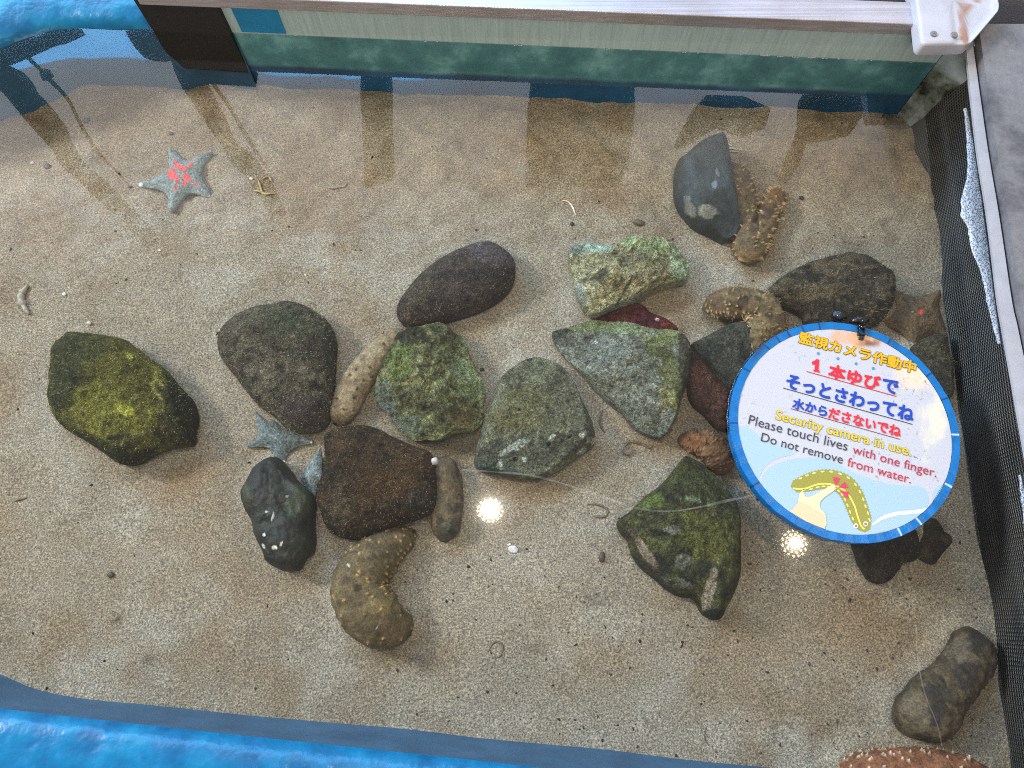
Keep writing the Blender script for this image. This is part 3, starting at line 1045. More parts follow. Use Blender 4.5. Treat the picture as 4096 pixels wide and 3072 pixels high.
rock("rock", z5([(1250, 690), (1330, 665), (1430, 690), (1520, 760), (1590, 860), (1640, 980), (1690, 1090), (1710, 1200), (1700, 1240), (1600, 1310), (1470, 1400), (1360, 1450), (1260, 1450), (1100, 1420), (980, 1400),
                 (940, 1340), (960, 1230), (1000, 1090), (1050, 960), (1090, 840), (1150, 770)]),
     0.05, [(98, 94, 72), (118, 115, 88), (74, 70, 54)], "grey green stone with bored holes and white specks in the middle", M_ROUGH, edge=0.03, e0=0.3, facets=3, seed=13, rough=0.003, jag=0.008,
     patches=[(2080, 1640, 120, 80, -20, (108, 100, 64), 0.7, 1.2), (2120, 1800, 240, 60, -12, (72, 70, 58), 0.6, 1.2), (2050, 1790, 60, 16, -20, (176, 176, 160), 0.7, 1.6), (2325, 1740, 22, 12, -30, (190, 190, 172), 0.9, 1.2),
              (2205, 1750, 16, 7, -30, (196, 194, 176), 0.9, 0.8), (2365, 1765, 18, 14, 0, (160, 160, 146), 0.9, 0.8), (2330, 1805, 18, 12, -20, (170, 168, 156), 0.9, 0.8), (2195, 1778, 9, 8, 0, (16, 16, 12), 1, 0.2), (2276, 1748, 8, 8, 0, (20, 18, 14), 1, 0.2), (2058, 1835, 9, 9, 0, (14, 14, 12), 1, 0.2),
              (2097, 1838, 9, 9, 0, (188, 186, 172), 0.9, 0.2), (2077, 1638, 6, 6, 0, (24, 22, 16), 1, 0.2), (2190, 1632, 6, 6, 0, (24, 22, 16), 1, 0.2), (1990, 1880, 100, 30, 5, (60, 72, 62), 0.7, 1), (2000, 1860, 8, 20, 0, (170, 168, 150), 0.8, 0.6), (1990, 1590, 40, 60, 20, (118, 114, 88), 0.5, 1)])
rock("rock", zw([(245, 165), (330, 130), (440, 145), (530, 165), (620, 130), (720, 118), (880, 118), (980, 140), (1060, 220), (1105, 290), (1110, 370), (1080, 425), (980, 440), (860, 480), (760, 540), (660, 580), (540, 620),
                 (430, 665), (380, 650), (330, 600), (290, 500), (265, 380), (235, 250)]),
     0.06, [(160, 148, 108), (182, 174, 134), (118, 108, 76)], "pale cream rock with mint green rim and dark cracks", M_CRACK, edge=0.022, e0=0.45, facets=5, seed=17, rough=0.005, jag=0.012, freq=40,
     patches=[(2360, 985, 90, 18, 8, (178, 202, 180), 0.95, 0.7), (2300, 1000, 40, 30, 0, (150, 160, 148), 0.6, 0.8), (2620, 985, 150, 26, 10, (168, 180, 130), 0.85, 1), (2720, 1070, 40, 90, -10, (158, 168, 130), 0.85, 1),
              (2320, 1160, 22, 26, 0, (182, 186, 172), 0.9, 0.6), (2320, 1200, 24, 60, -10, (132, 136, 122), 0.6, 0.8), (2400, 1100, 40, 22, 0, (52, 46, 32), 0.8, 1.6), (2530, 1030, 60, 40, 0, (104, 96, 76), 0.6, 1.4), (2640, 1080, 30, 60, 30, (96, 92, 62), 0.5, 1.5),
              (2480, 1225, 90, 14, -22, (172, 170, 142), 0.8, 0.8), (2500, 1160, 6, 70, 30, (60, 52, 36), 0.8, 0.6), (2440, 1010, 30, 60, -20, (118, 106, 76), 0.5, 1.4)])
rock("rock", zw([(110, 780), (230, 740), (400, 690), (520, 700), (700, 745), (820, 780), (950, 790), (1050, 830), (1110, 900), (1125, 1000), (1110, 1150), (1070, 1250), (1040, 1380), (990, 1480), (930, 1560), (880, 1565), (760, 1520), (690, 1460),
                 (640, 1390), (540, 1310), (430, 1210), (330, 1090), (220, 980), (130, 860)]),
     0.06, [(118, 117, 100), (142, 140, 122), (92, 90, 74)], "grey triangular slab of rock with a green upper edge", M_CRACK, edge=0.02, e0=0.35, facets=3, seed=19, rough=0.004, jag=0.008, freq=30, tilt=(0.05, 0.03),
     patches=[(2470, 1310, 210, 28, 3, (136, 143, 104), 0.9, 1.1), (2400, 1300, 120, 26, 0, (122, 128, 82), 0.7, 1.2), (2640, 1370, 60, 60, 20, (128, 128, 78), 0.85, 1.3), (2690, 1500, 50, 130, -10, (110, 110, 66), 0.85, 1.2), (2670, 1580, 36, 36, 0, (168, 162, 110), 0.7, 1.2), (2740, 1450, 28, 120, 0, (64, 56, 40), 0.85, 1),
              (2230, 1335, 60, 40, 30, (76, 74, 58), 0.7, 1), (2600, 1710, 90, 40, 30, (96, 100, 84), 0.5, 1), (2383, 1370, 6, 6, 0, (225, 225, 225), 1, 0.1), (2660, 1410, 60, 20, 10, (70, 64, 40), 0.7, 1.2), (2420, 1420, 90, 60, 20, (132, 132, 118), 0.5, 1.0)])
rock("rock", zq([(90, 70), (200, 20), (330, 0), (450, 20), (560, 80), (700, 140), (810, 180), (850, 240), (860, 330), (875, 480), (860, 590), (780, 640), (700, 670), (560, 710), (430, 760), (300, 800), (180, 780), (100, 720), (60, 620), (30, 520),
                 (40, 420), (80, 300), (85, 180)]),
     0.055, [(52, 42, 30), (74, 56, 38), (36, 30, 24)], "dark rusty brown boulder right of the folded starfish", M_FUZZ, edge=0.04, seed=23, rough=0.0035, jag=0.006,
     patches=[(1500, 1950, 150, 80, -20, (80, 56, 32), 0.6, 1.3), (1660, 1830, 90, 50, 10, (86, 62, 40), 0.6, 1.2), (1360, 2000, 40, 70, 0, (92, 78, 58), 0.5, 1.6), (1700, 2010, 60, 50, 0, (56, 52, 44), 0.5, 1.2)],
     turf=(1800, 0.0035, [(104, 84, 60), (72, 55, 38), (118, 100, 78)]))
rock("rock", zd([(540, 90), (640, 90), (720, 160), (800, 260), (850, 340), (960, 440), (1050, 530), (1080, 640), (1060, 800), (1060, 950), (1075, 1090), (1040, 1250), (960, 1310), (890, 1440), (800, 1465), (700, 1460), (610, 1420), (500, 1340),
                 (460, 1230), (400, 1110), (350, 1000), (320, 850), (250, 730), (205, 600), (210, 490), (280, 360), (350, 230), (430, 150)]),
     0.06, [(38, 35, 28), (50, 47, 36), (29, 27, 23)], "blackish oval stone with small white barnacle scars", M_SMOOTH, edge=0.034, e0=0.35, facets=3, seed=29, rough=0.003, jag=0.006,
     patches=[(1190, 2010, 50, 60, 20, (62, 66, 40), 0.7, 1.2), (1180, 2200, 40, 60, 0, (56, 58, 44), 0.6, 1.2), (985, 1980, 14, 50, -10, (64, 64, 40), 0.7, 0.8), (1098, 2190, 12, 7, 5, (212, 206, 176), 1, 0.5), (1126, 2174, 9, 4, -55, (200, 198, 176), 1, 0.3), (1056, 2139, 6, 6, 0, (206, 204, 196), 1, 0.3),
              (1054, 2184, 5, 10, -25, (190, 188, 176), 1, 0.3), (1091, 2065, 4, 16, 20, (170, 168, 160), 1, 0.4), (1066, 2047, 5, 5, 0, (190, 188, 180), 1, 0.3), (1148, 1985, 5, 5, 0, (170, 170, 160), 1, 0.3), (1130, 1950, 60, 30, 20, (64, 64, 54), 0.5, 1.5)])
rock("rock", zn([(630, 320), (720, 350), (800, 420), (900, 510), (960, 600), (1010, 680), (1030, 800), (1035, 1000), (1030, 1200), (990, 1330), (940, 1420), (890, 1520), (830, 1530), (770, 1490), (740, 1420), (680, 1370), (600, 1360), (500, 1310),
                 (400, 1220), (310, 1150), (240, 1050), (210, 950), (150, 880), (130, 800), (220, 730), (330, 620), (440, 540), (540, 430)]),
     0.066, [(58, 56, 34), (80, 78, 42), (40, 38, 28)], "pointed dark mossy rock below the sign with sand in its grooves", M_ROUGH, edge=0.035, e0=0.3, facets=4, seed=31, rough=0.004, jag=0.008,
     patches=[(2840, 2140, 110, 90, 10, (96, 92, 40), 0.7, 1.3), (2800, 1950, 100, 60, 30, (82, 84, 48), 0.6, 1.3), (2610, 2010, 50, 26, -10, (100, 108, 50), 0.8, 0.9), (2760, 1995, 40, 14, 10, (142, 146, 106), 0.7, 1.2), (2690, 2120, 26, 14, 0, (116, 114, 96), 0.6, 2.6),
              (2730, 2240, 26, 24, 0, (112, 108, 90), 0.6, 2.6), (2578, 2200, 17, 78, -32, (140, 121, 99), 0.85, 1.1), (2842, 2345, 22, 78, 14, (152, 134, 111), 0.95, 0.9), (2620, 2340, 150, 50, 35, (54, 50, 40), 0.7, 1.0), (2520, 2140, 40, 40, 0, (62, 50, 44), 0.6, 1.0),
              (2860, 2460, 50, 24, 0, (36, 34, 26), 0.9, 0.5), (2720, 2330, 50, 20, 10, (110, 107, 92), 0.55, 2.6)])
rock("rock", zk([(590, 150), (640, 150), (690, 200), (720, 300), (740, 420), (770, 600), (800, 760), (820, 900), (840, 1050), (850, 1150), (800, 1220), (700, 1270), (640, 1240), (540, 1190), (430, 1140), (330, 1070), (230, 960), (180, 880),
                 (140, 760), (135, 620), (150, 440), (230, 370), (350, 260), (470, 190)]),
     0.06, [(44, 49, 48), (55, 60, 58), (36, 40, 39)], "charcoal grey smooth stone with pale patches at the back right", M_SMOOTH, edge=0.024, e0=0.4, facets=3, seed=37, rough=0.0012, jag=0.003,
     patches=[(2830, 845, 36, 26, 10, (128, 122, 108), 0.9, 1.3), (2762, 838, 18, 28, -25, (116, 112, 100), 0.9, 1.0), (2750, 795, 12, 14, 0, (104, 106, 102), 0.8, 1.2), (2856, 738, 10, 14, 0, (110, 116, 116), 0.8, 1.0), (2715, 690, 14, 60, 12, (46, 44, 30), 0.8, 0.6), (2870, 690, 6, 16, -20, (92, 100, 98), 0.8, 0.8)])
rock("rock", zm([(170, 1190), (300, 1120), (450, 1040), (600, 965), (720, 950), (850, 1000), (900, 1100), (880, 1300), (800, 1500), (720, 1680), (600, 1700), (520, 1620), (430, 1500), (330, 1400), (250, 1320), (190, 1240)]),
     0.045, [(62, 61, 50), (76, 74, 61), (48, 47, 39)], "dark grey stone tucked under the bent sea cucumber beside the sign", M_ROUGH, edge=0.02, e0=0.35, facets=2, seed=41, rough=0.002, jag=0.004,
     patches=[(2800, 1440, 30, 6, 40, (150, 148, 138), 0.8, 1.5), (2860, 1500, 40, 5, 45, (140, 138, 128), 0.7, 1.5)])
rock("rock", zw([(1050, 920), (1140, 930), (1230, 1020), (1330, 1130), (1430, 1230), (1500, 1330), (1500, 1480), (1420, 1520), (1330, 1500), (1230, 1400), (1150, 1330), (1110, 1250), (1100, 1120)]),
     0.028, [(66, 40, 34), (92, 60, 48), (42, 30, 28)], "reddish brown encrusted rock at the left edge of the sign", M_FUZZ, edge=0.02, seed=43, rough=0.004, jag=0.012,
     patches=[(2800, 1500, 50, 60, 30, (116, 78, 62), 0.6, 1.4), (2740, 1440, 30, 40, 0, (44, 34, 34), 0.7, 1.2)])
rock("rock", [(3054, 1181), (3110, 1120), (3170, 1076), (3235, 1048), (3337, 1019), (3402, 1011), (3460, 1026), (3511, 1055), (3562, 1091), (3587, 1131), (3587, 1167), (3570, 1230), (3520, 1290), (3420, 1320), (3300, 1330), (3230, 1300), (3217, 1262), (3170, 1235), (3098, 1205)],
     0.05, [(72, 62, 48), (100, 86, 64), (44, 38, 32)], "shaggy mottled brown rock above the sign", M_FUZZ, edge=0.035, e0=0.15, seed=47, rough=0.006, jag=0.02,
     patches=[(3260, 1105, 40, 24, -10, (44, 44, 38), 0.85, 0.8), (3270, 1175, 80, 40, 0, (116, 100, 72), 0.7, 1.3), (3330, 1070, 60, 30, 0, (112, 96, 74), 0.6, 1.2), (3450, 1120, 90, 50, 10, (70, 62, 54), 0.6, 1.2), (3350, 1240, 120, 40, 0, (40, 34, 28), 0.7, 1), (3540, 1185, 30, 16, -30, (120, 106, 90), 0.6, 1.2)],
     turf=(2000, 0.006, [(60, 52, 40), (110, 96, 70), (40, 36, 30)]))
rock("rock", zw([(440, 690), (520, 640), (620, 590), (720, 570), (790, 595), (830, 640), (930, 680), (1020, 735), (1030, 780), (930, 810), (720, 800), (560, 760), (470, 730)]),
     0.02, [(84, 36, 34), (112, 58, 50), (56, 28, 30)], "dark red encrusted flat stone between the cream rock and the grey slab", M_FUZZ, edge=0.02, e0=0.2, seed=53, rough=0.003, jag=0.015,
     patches=[(2560, 1265, 60, 30, 0, (70, 24, 30), 0.7, 1.0), (2670, 1310, 40, 16, 10, (142, 66, 52), 0.7, 1.2), (2628, 1278, 8, 7, 0, (216, 190, 190), 1, 0.2)])
rock("rock", zu([(560, 560), (600, 380), (900, 350), (1200, 350), (1380, 380), (1440, 520), (1440, 800), (1250, 860), (1180, 960), (1080, 1080), (980, 1140), (880, 1130), (780, 1080), (700, 960), (640, 860), (600, 720)]),
     0.04, [(46, 40, 34), (62, 54, 44), (36, 32, 28)], "blackish brown rock poking out below the sign's lower rim", M_FUZZ, edge=0.03, e0=0.2, seed=59, rough=0.003, jag=0.008, turf=(700, 0.004, [(90, 78, 62), (60, 52, 42)]))
rock("rock", zu([(1470, 600), (1540, 470), (1560, 300), (1640, 240), (1720, 300), (1770, 400), (1870, 490), (1890, 580), (1800, 700), (1730, 800), (1680, 870), (1580, 850), (1480, 800), (1450, 700)]),
     0.026, [(66, 54, 42), (92, 76, 60), (46, 38, 30)], "lumpy mottled brown stone just right of the blackish rock", M_FUZZ, edge=0.02, e0=0.15, seed=61, rough=0.006, jag=0.03,
     patches=[(3760, 2190, 30, 26, 0, (46, 38, 32), 0.8, 1.2), (3740, 2100, 22, 30, 0, (50, 42, 36), 0.8, 1.0), (3745, 2240, 20, 16, 0, (44, 36, 30), 0.8, 1.0)])
rock("rock", zr_([(1250, 1220), (1320, 1140), (1430, 1085), (1560, 1060), (1620, 1100), (1640, 1250), (1690, 1450), (1690, 1750), (1600, 1760), (1450, 1560), (1330, 1370)]),
     0.04, [(64, 58, 44), (82, 74, 56), (46, 42, 34)], "brown green stone wedged between the sign and the black net", M_FUZZ, edge=0.025, e0=0.2, seed=67, rough=0.004, jag=0.015, turf=(600, 0.004, [(96, 88, 66), (60, 54, 42)]))

# ------------------------------------------------------------------ sea cucumbers
M_CUKE = organic_mat("sea_cucumber_skin", 0.62, 1.4, 380, 0.75, 0.6, 0.002, 0.18, 80)


def cucumber(pts, palette, label, seed, spikes=60, spike_h=0.0045, spike_r=0.0028, tip=(150, 120, 84), flat=0.8, spots=(), zoff=0.0, lump=0.003, nl=190, nr=68, mouth=None, group="sea cucumbers on the sand", wide=1.0):
    rnd = random.Random(seed)
    P0 = [W(p[0], p[1], SAND_Z + 0.02) for p in pts]
    sc = np.array([np.linalg.norm(W(p[0] + 1, p[1], SAND_Z + 0.02) - W(p[0], p[1], SAND_Z + 0.02)) for p in pts])
    rad = np.array([p[2] for p in pts]) * sc * wide
    arr = np.column_stack([np.array(P0)[:, :2], rad])
    cl = catmull(arr, nl, False)
    x, y, r = cl[:, 0], cl[:, 1], np.maximum(cl[:, 2], 0.002)
    # round ends
    s = np.concatenate([[0], np.cumsum(np.hypot(np.diff(x), np.diff(y)))])
    for e in (s, s[-1] - s):
        re = np.interp(r.max() * 0.6, s, r)
        k = np.clip(e / (0.02), 0, 1)
        r = r * np.sqrt(np.clip(1 - (1 - k) ** 2, 0.0, 1))
    r = np.maximum(r, 0.0006)
    tx, ty = np.gradient(x), np.gradient(y)
    tn = np.hypot(tx, ty); tx, ty = tx / tn, ty / tn
    if zoff == 0.0:
        rocks_xy.append(np.vstack([np.column_stack([x - ty * r * 0.9, y + tx * r * 0.9])[::6], np.column_stack([x + ty * r * 0.9, y - tx * r * 0.9])[::-6]]))
    zc = SAND_Z + zoff + r * flat * 0.72
    ang = np.linspace(0, 2 * math.pi, nr, endpoint=False)
    X = (x[:, None] + (-ty[:, None]) * r[:, None] * np.cos(ang)[None, :])
    Y = (y[:, None] + tx[:, None] * r[:, None] * np.cos(ang)[None, :])
    Z = zc[:, None] + r[:, None] * flat * np.sin(ang)[None, :]
    V = np.column_stack([X.ravel(), Y.ravel(), Z.ravel()])
    C = np.column_stack([np.repeat(x, nr), np.repeat(y, nr), np.repeat(zc, nr)])
    Nn = V - C
    Nn /= np.linalg.norm(Nn, axis=1)[:, None] + 1e-9
    lum = fbm(V[:, 0], V[:, 1], V[:, 2], 40, 3, seed)
    wr = fbm(V[:, 0], V[:, 1], V[:, 2], 140, 2, seed + 3)
    V = V + Nn * (lump * lum + 0.0007 * wr)[:, None]
    p0, p1, p2 = [0.92 * np.array(lin(q)) for q in palette]
    cols = lerp(np.tile(p0, (len(V), 1)), np.tile(p1, (len(V), 1)), 0.5 + 1.1 * fbm(V[:, 0], V[:, 1], V[:, 2], 30, 3, seed + 5))
    cols = lerp(cols, np.tile(p2, (len(V), 1)), 1.3 * fbm(V[:, 0], V[:, 1], V[:, 2], 85, 2, seed + 8))
    px, py = P(V[:, 0], V[:, 1], V[:, 2])
    if spots:
        cols = paint(px, py, V[:, 0], V[:, 1], V[:, 2], cols, spots, seed, 0.92)
    # papillae: pulled out of the skin, in rows along the flanks and scattered on the back
    D = np.zeros(len(V)); T = np.zeros(len(V))
    base = V.copy()
    for k in range(spikes):
        i = rnd.randrange(4, nl - 4)
        if rnd.random() < 0.6:
            a = rnd.choice((0.1, math.pi - 0.1, 0.55, math.pi - 0.55)) + rnd.gauss(0, 0.1)
        else:
            a = rnd.uniform(0.2, math.pi - 0.2)
        if r[i] < 0.008:
            continue
        j = int(a / (2 * math.pi) * nr) % nr
        ctr = base[i * nr + j]
        h = spike_h * rnd.uniform(0.6, 1.4)
        dd = np.linalg.norm(base - ctr, axis=1)
        g = np.clip(1 - dd / spike_r, 0, 1)
        D = np.maximum(D, h * g ** 1.3)
        T = np.maximum(T, g)
    V = V + Nn * D[:, None]
    cols = lerp(cols, np.tile(np.array(lin(tip)), (len(V), 1)), np.clip(T * 1.1, 0, 0.9))
    if mouth:
        q = np.hypot(px - mouth[0], py - mouth[1])
        cols = lerp(cols, np.tile(np.array(lin((26, 18, 12))), (len(V), 1)), np.clip((mouth[2] - q) / 4 + 0.5, 0, 1))
    f = []
    for k in range(nl - 1):
        for i in range(nr):
            f.append((k * nr + i, k * nr + (i + 1) % nr, (k + 1) * nr + (i + 1) % nr, (k + 1) * nr + i))
    f.append(tuple(range(nr - 1, -1, -1)))
    f.append(tuple((nl - 1) * nr + i for i in range(nr)))
    f = [tuple(reversed(q)) for q in f]
    c = np.array((x.mean(), y.mean(), SAND_Z))
    o = link_mesh("sea_cucumber", V - c, f, M_CUKE, cols=cols)
    bmn = bmesh.new(); bmn.from_mesh(o.data); bmesh.ops.recalc_face_normals(bmn, faces=bmn.faces); bmn.to_mesh(o.data); bmn.free()
    o.location = tuple(c)
    tag(o, label, "sea cucumber", group)
    return o


brown = (62, 42, 26)
cucumber(zg([(870, 380, 85), (720, 495, 112), (590, 640, 128), (480, 785, 142), (385, 930, 150), (310, 1080, 138), (250, 1210, 112), (215, 1300, 80)]),
         [(138, 117, 88), (154, 134, 104), (120, 99, 73)], "pale tan sea cucumber with a dark mouth hole, lying left of the olive green rock", 3, 46, 0.0022, 0.0022, (96, 66, 40), lump=0.0014,
         spots=[(1375, 1520, 22, 22, 0, (112, 90, 62), 0.7, 0.8), (1330, 1650, 18, 14, 0, (190, 166, 120), 0.6, 0.5)] + [(x, y, 7, 6, 0, brown, 0.85, 0.4) for x, y in ((1425, 1478), (1480, 1470), (1455, 1522), (1418, 1592), (1348, 1594), (1488, 1508), (1535, 1375), (1530, 1330), (1400, 1500), (1430, 1555))],
         mouth=(1339, 1698, 8))
cucumber(zq([(710, 730, 52), (640, 780, 82), (520, 860, 122), (405, 965, 158), (335, 1085, 172), (345, 1210, 180), (425, 1320, 182), (535, 1375, 160), (625, 1375, 118), (690, 1350, 70)]),
         [(90, 74, 49), (108, 90, 61), (72, 59, 40)], "plump olive brown sea cucumber curled into a C below the rusty boulder", 7, 90, 0.003, 0.0026, (196, 150, 88), lump=0.002, wide=1.12,
         spots=[(1530, 2420, 70, 40, 0, (128, 108, 66), 0.6, 1.0), (1395, 2262, 6, 6, 0, (220, 210, 190), 0.9, 0.2), (1505, 2515, 6, 4, 0, (220, 210, 190), 0.9, 0.2), (1655, 2125, 8, 6, 0, (24, 18, 12), 0.9, 0.2), (1430, 2350, 16, 12, 0, (50, 38, 24), 0.7, 0.6), (1540, 2225, 20, 12, 0, (58, 46, 30), 0.6, 0.8)])
cucumber(zq([(900, 200, 50), (935, 330, 78), (948, 470, 88), (935, 600, 96), (922, 720, 88), (912, 810, 62)]),
         [(92, 76, 54), (110, 92, 66), (70, 58, 44)], "small mottled grey brown sea cucumber along the right side of the rusty boulder", 9, 30, 0.0018, 0.0024, (60, 52, 42), lump=0.002, wide=1.15,
         spots=[(1790, 2150, 60, 70, 0, (74, 72, 60), 0.6, 1.0), (1760, 2085, 18, 14, 0, (46, 44, 36), 0.8, 0.7), (1810, 2125, 14, 12, 0, (44, 42, 36), 0.8, 0.7), (1775, 2175, 14, 10, 0, (46, 42, 34), 0.8, 0.7), (1830, 2030, 24, 18, 0, (48, 44, 38), 0.7, 0.8), (1820, 1890, 14, 40, 0, (70, 60, 46), 0.7, 0.8), (1768, 1900, 14, 70, -5, (134, 108, 78), 0.5, 0.6)])
cucumber(zk([(800, 350, 40), (848, 480, 86), (885, 650, 106), (910, 820, 110), (932, 1000, 114), (945, 1150, 120), (940, 1290, 128), (985, 1375, 124), (1050, 1310, 112), (1105, 1170, 106), (1155, 1040, 108), (1215, 900, 102), (1285, 760, 82), (1345, 640, 44)]),
         [(106, 86, 58), (124, 100, 66), (84, 66, 46)], "spiny ochre sea cucumber folded in a V against the charcoal stone", 13, 210, 0.0066, 0.0026, (200, 164, 112), lump=0.002, wide=1.28, nl=230,
         spots=[(3010, 720, 40, 30, 0, (90, 72, 60), 0.6, 1.0), (2990, 930, 50, 70, 0, (88, 72, 62), 0.5, 1.0), (3060, 850, 60, 26, -40, (62, 46, 36), 0.7, 0.9), (3110, 760, 70, 40, -50, (120, 78, 40), 0.6, 1.2), (3048, 848, 6, 6, 0, (170, 150, 120), 0.8, 0.2)])
cucumber(zm([(310, 775, 70), (420, 760, 138), (590, 755, 172), (770, 765, 188), (900, 820, 205), (965, 930, 208), (930, 1070, 198), (850, 1200, 170), (745, 1330, 128), (665, 1440, 70)]),
         [(106, 86, 58), (126, 104, 70), (82, 66, 46)], "spiny brown sea cucumber bent round with its tail reaching the sign's upper left rim", 19, 190, 0.0058, 0.0025, (188, 156, 112), lump=0.002, zoff=0.012, wide=1.05,
         spots=[(2860, 1225, 120, 44, 0, (88, 68, 46), 0.7, 0.9), (3010, 1255, 16, 10, 0, (50, 38, 26), 0.8, 0.6), (3075, 1260, 14, 10, 0, (54, 42, 28), 0.8, 0.6), (3005, 1360, 14, 10, 0, (56, 44, 30), 0.8, 0.6), (2970, 1210, 20, 30, 20, (56, 40, 28), 0.7, 0.6), (3040, 1195, 24, 8, 20, (50, 36, 24), 0.7, 0.5)])
cucumber(zx([(1170, 590, 70), (1150, 690, 112), (1110, 820, 130), (1030, 950, 128), (900, 1080, 140), (780, 1220, 160), (690, 1340, 140), (650, 1420, 90)]),
         [(74, 60, 42), (92, 76, 54), (52, 42, 32)], "dim grey brown sea cucumber by the net at the lower right", 23, 30, 0.0018, 0.003, (90, 78, 60), lump=0.003, wide=1.35,
         spots=[(3900, 2570, 44, 40, 0, (48, 40, 36), 0.8, 0.9), (3870, 2700, 50, 60, 30, (52, 44, 38), 0.8, 0.8), (3740, 2770, 60, 30, 20, (54, 46, 38), 0.7, 0.9), (3740, 2850, 40, 50, 0, (46, 38, 34), 0.7, 0.8), (3655, 2870, 50, 90, 10, (114, 98, 76), 0.6, 1.3), (3830, 2600, 50, 40, 0, (106, 92, 72), 0.6, 1.3)])
cucumber([(3370, 3068, 40), (3440, 3092, 80), (3560, 3112, 112), (3700, 3122, 118), (3850, 3140, 110), (3960, 3165, 84), (4020, 3185, 50)],
         [(124, 76, 48), (144, 92, 62), (98, 62, 44)], "rusty orange sea cucumber with pale spines, cut by the bottom edge", 27, 150, 0.0042, 0.0026, (216, 190, 156), lump=0.002)
cucumber(zn([(590, 180, 60), (670, 195, 84), (770, 220, 104), (850, 290, 108), (900, 380, 98), (910, 450, 66)]),
         [(104, 70, 44), (120, 86, 56), (80, 58, 42)], "fuzzy orange brown sea cucumber at the tip of the pointed mossy rock", 33, 120, 0.004, 0.0024, (120, 84, 54), lump=0.0035,
         spots=[(2840, 1860, 50, 30, 20, (76, 56, 42), 0.7, 1.0), (2790, 1760, 50, 24, 0, (136, 82, 44), 0.5, 0.8)])

# ------------------------------------------------------------------ starfish
M_STAR = organic_mat("starfish_skin", 0.62, 1.42, 330, 0.75, 0.9, 0.003, 0.25, 150)


def starfish(pts, hmax, palette, label, seed, centre, patches=(), z0=0.0, ridge=0.016, tips=(), group="starfish in the pool", lift=None):
    zb_ = SAND_Z + z0
    o = outline(pts, zb_ + 0.004, 200, 0.004, seed)
    c = W(centre[0], centre[1], zb_ + 0.01)[:2]
    n, rings = len(o), 34
    ss = np.linspace(0.02, 1, rings)
    X = np.concatenate([c[0] + s * (o[:, 0] - c[0]) for s in ss]); Y = np.concatenate([c[1] + s * (o[:, 1] - c[1]) for s in ss])
    d = edge_dist(X, Y, o)
    rr = np.hypot(X - c[0], Y - c[1])
    R_ = np.hypot(o[:, 0] - c[0], o[:, 1] - c[1]).max()
    z = 0.004 + (hmax - 0.004) * (1 - np.exp(-d / ridge * 1.6)) * (1 - 0.25 * rr / R_)
    Z = zb_ + z + 0.0006 * fbm(X, Y, z, 200, 2, seed)
    if lift is not None:
        px, py = P(X, Y, Z)
        Z = Z + lift(px, py)
    X = np.concatenate([X, c[0] + 0.97 * (o[:, 0] - c[0])]); Y = np.concatenate([Y, c[1] + 0.97 * (o[:, 1] - c[1])])
    Z = np.concatenate([Z, Z[-n:] - 0.006])
    p0, p1, p2 = [1.0 * np.array(lin(q)) for q in palette]
    cols = lerp(np.tile(p0, (len(X), 1)), np.tile(p1, (len(X), 1)), 0.5 + fbm(X, Y, Z, 45, 3, seed + 2))
    cols = lerp(cols, np.tile(p2, (len(X), 1)), 1.2 * fbm(X, Y, Z, 160, 2, seed + 4))
    px, py = P(X, Y, Z)
    cols = paint(px, py, X, Y, Z, cols, patches, seed)
    for tx, ty, tr2 in tips:
        q = np.hypot(px - tx, py - ty)
        cols = lerp(cols, np.tile(np.array(lin((232, 230, 230))), (len(X), 1)), np.clip((tr2 - q) / 3 + 0.5, 0, 1))
    f = []
    for k in range(rings):
        for i in range(n):
            f.append((k * n + i, (k + 1) * n + i, (k + 1) * n + (i + 1) % n, k * n + (i + 1) % n))
    f.append(tuple(range(n)))
    cc = np.array((c[0], c[1], zb_))
    ob = link_mesh("starfish", np.column_stack([X, Y, Z]) - cc, f, M_STAR, cols=cols)
    ob.location = tuple(cc)
    tag(ob, label, "starfish", group)
    return ob


zs1 = zoomf(500, 500, 0.2939)
zs2 = zoomf(950, 1550, 0.3014)
red = (226, 82, 76)
starfish(zs1([(600, 310), (650, 320), (720, 400), (830, 480), (960, 440), (1090, 370), (1170, 345), (1180, 390), (1110, 500), (1050, 600), (1040, 670), (1080, 780), (1150, 900), (1160, 980), (1110, 985), (980, 940), (850, 930), (770, 1020), (680, 1150), (620, 1180),
              (580, 1140), (590, 1020), (560, 940), (460, 880), (330, 860), (210, 840), (190, 800), (240, 770), (380, 740), (500, 660), (590, 590), (600, 450), (580, 350)]),
         0.017, [(120, 128, 122), (138, 146, 139), (102, 110, 106)], "blue grey starfish with a bright red blotched centre, alone on the sand", 3, (500 + 770 * .2939, 500 + 690 * .2939), ridge=0.02,
         patches=[(x * .2939 + 500, y * .2939 + 500, rx, ry, a, red, 0.95, 0.9) for x, y, rx, ry, a in ((690, 520, 6, 16, -15), (740, 570, 24, 8, 0), (880, 550, 17, 6, -40), (630, 660, 15, 18, 0), (650, 720, 14, 8, 20), (810, 610, 11, 8, 0), (840, 700, 15, 12, 30), (860, 745, 12, 8, 0), (715, 740, 6, 16, 0), (690, 860, 7, 15, 10), (805, 790, 7, 12, 20), (950, 790, 14, 3, 35), (1000, 830, 6, 3, 30))],
         tips=((500 + 205 * .2939, 500 + 810 * .2939, 9), (500 + 1150 * .2939, 500 + 970 * .2939, 4), (500 + 1170 * .2939, 500 + 352 * .2939, 3)))  # white on the left arm tip is a glint painted into the colour
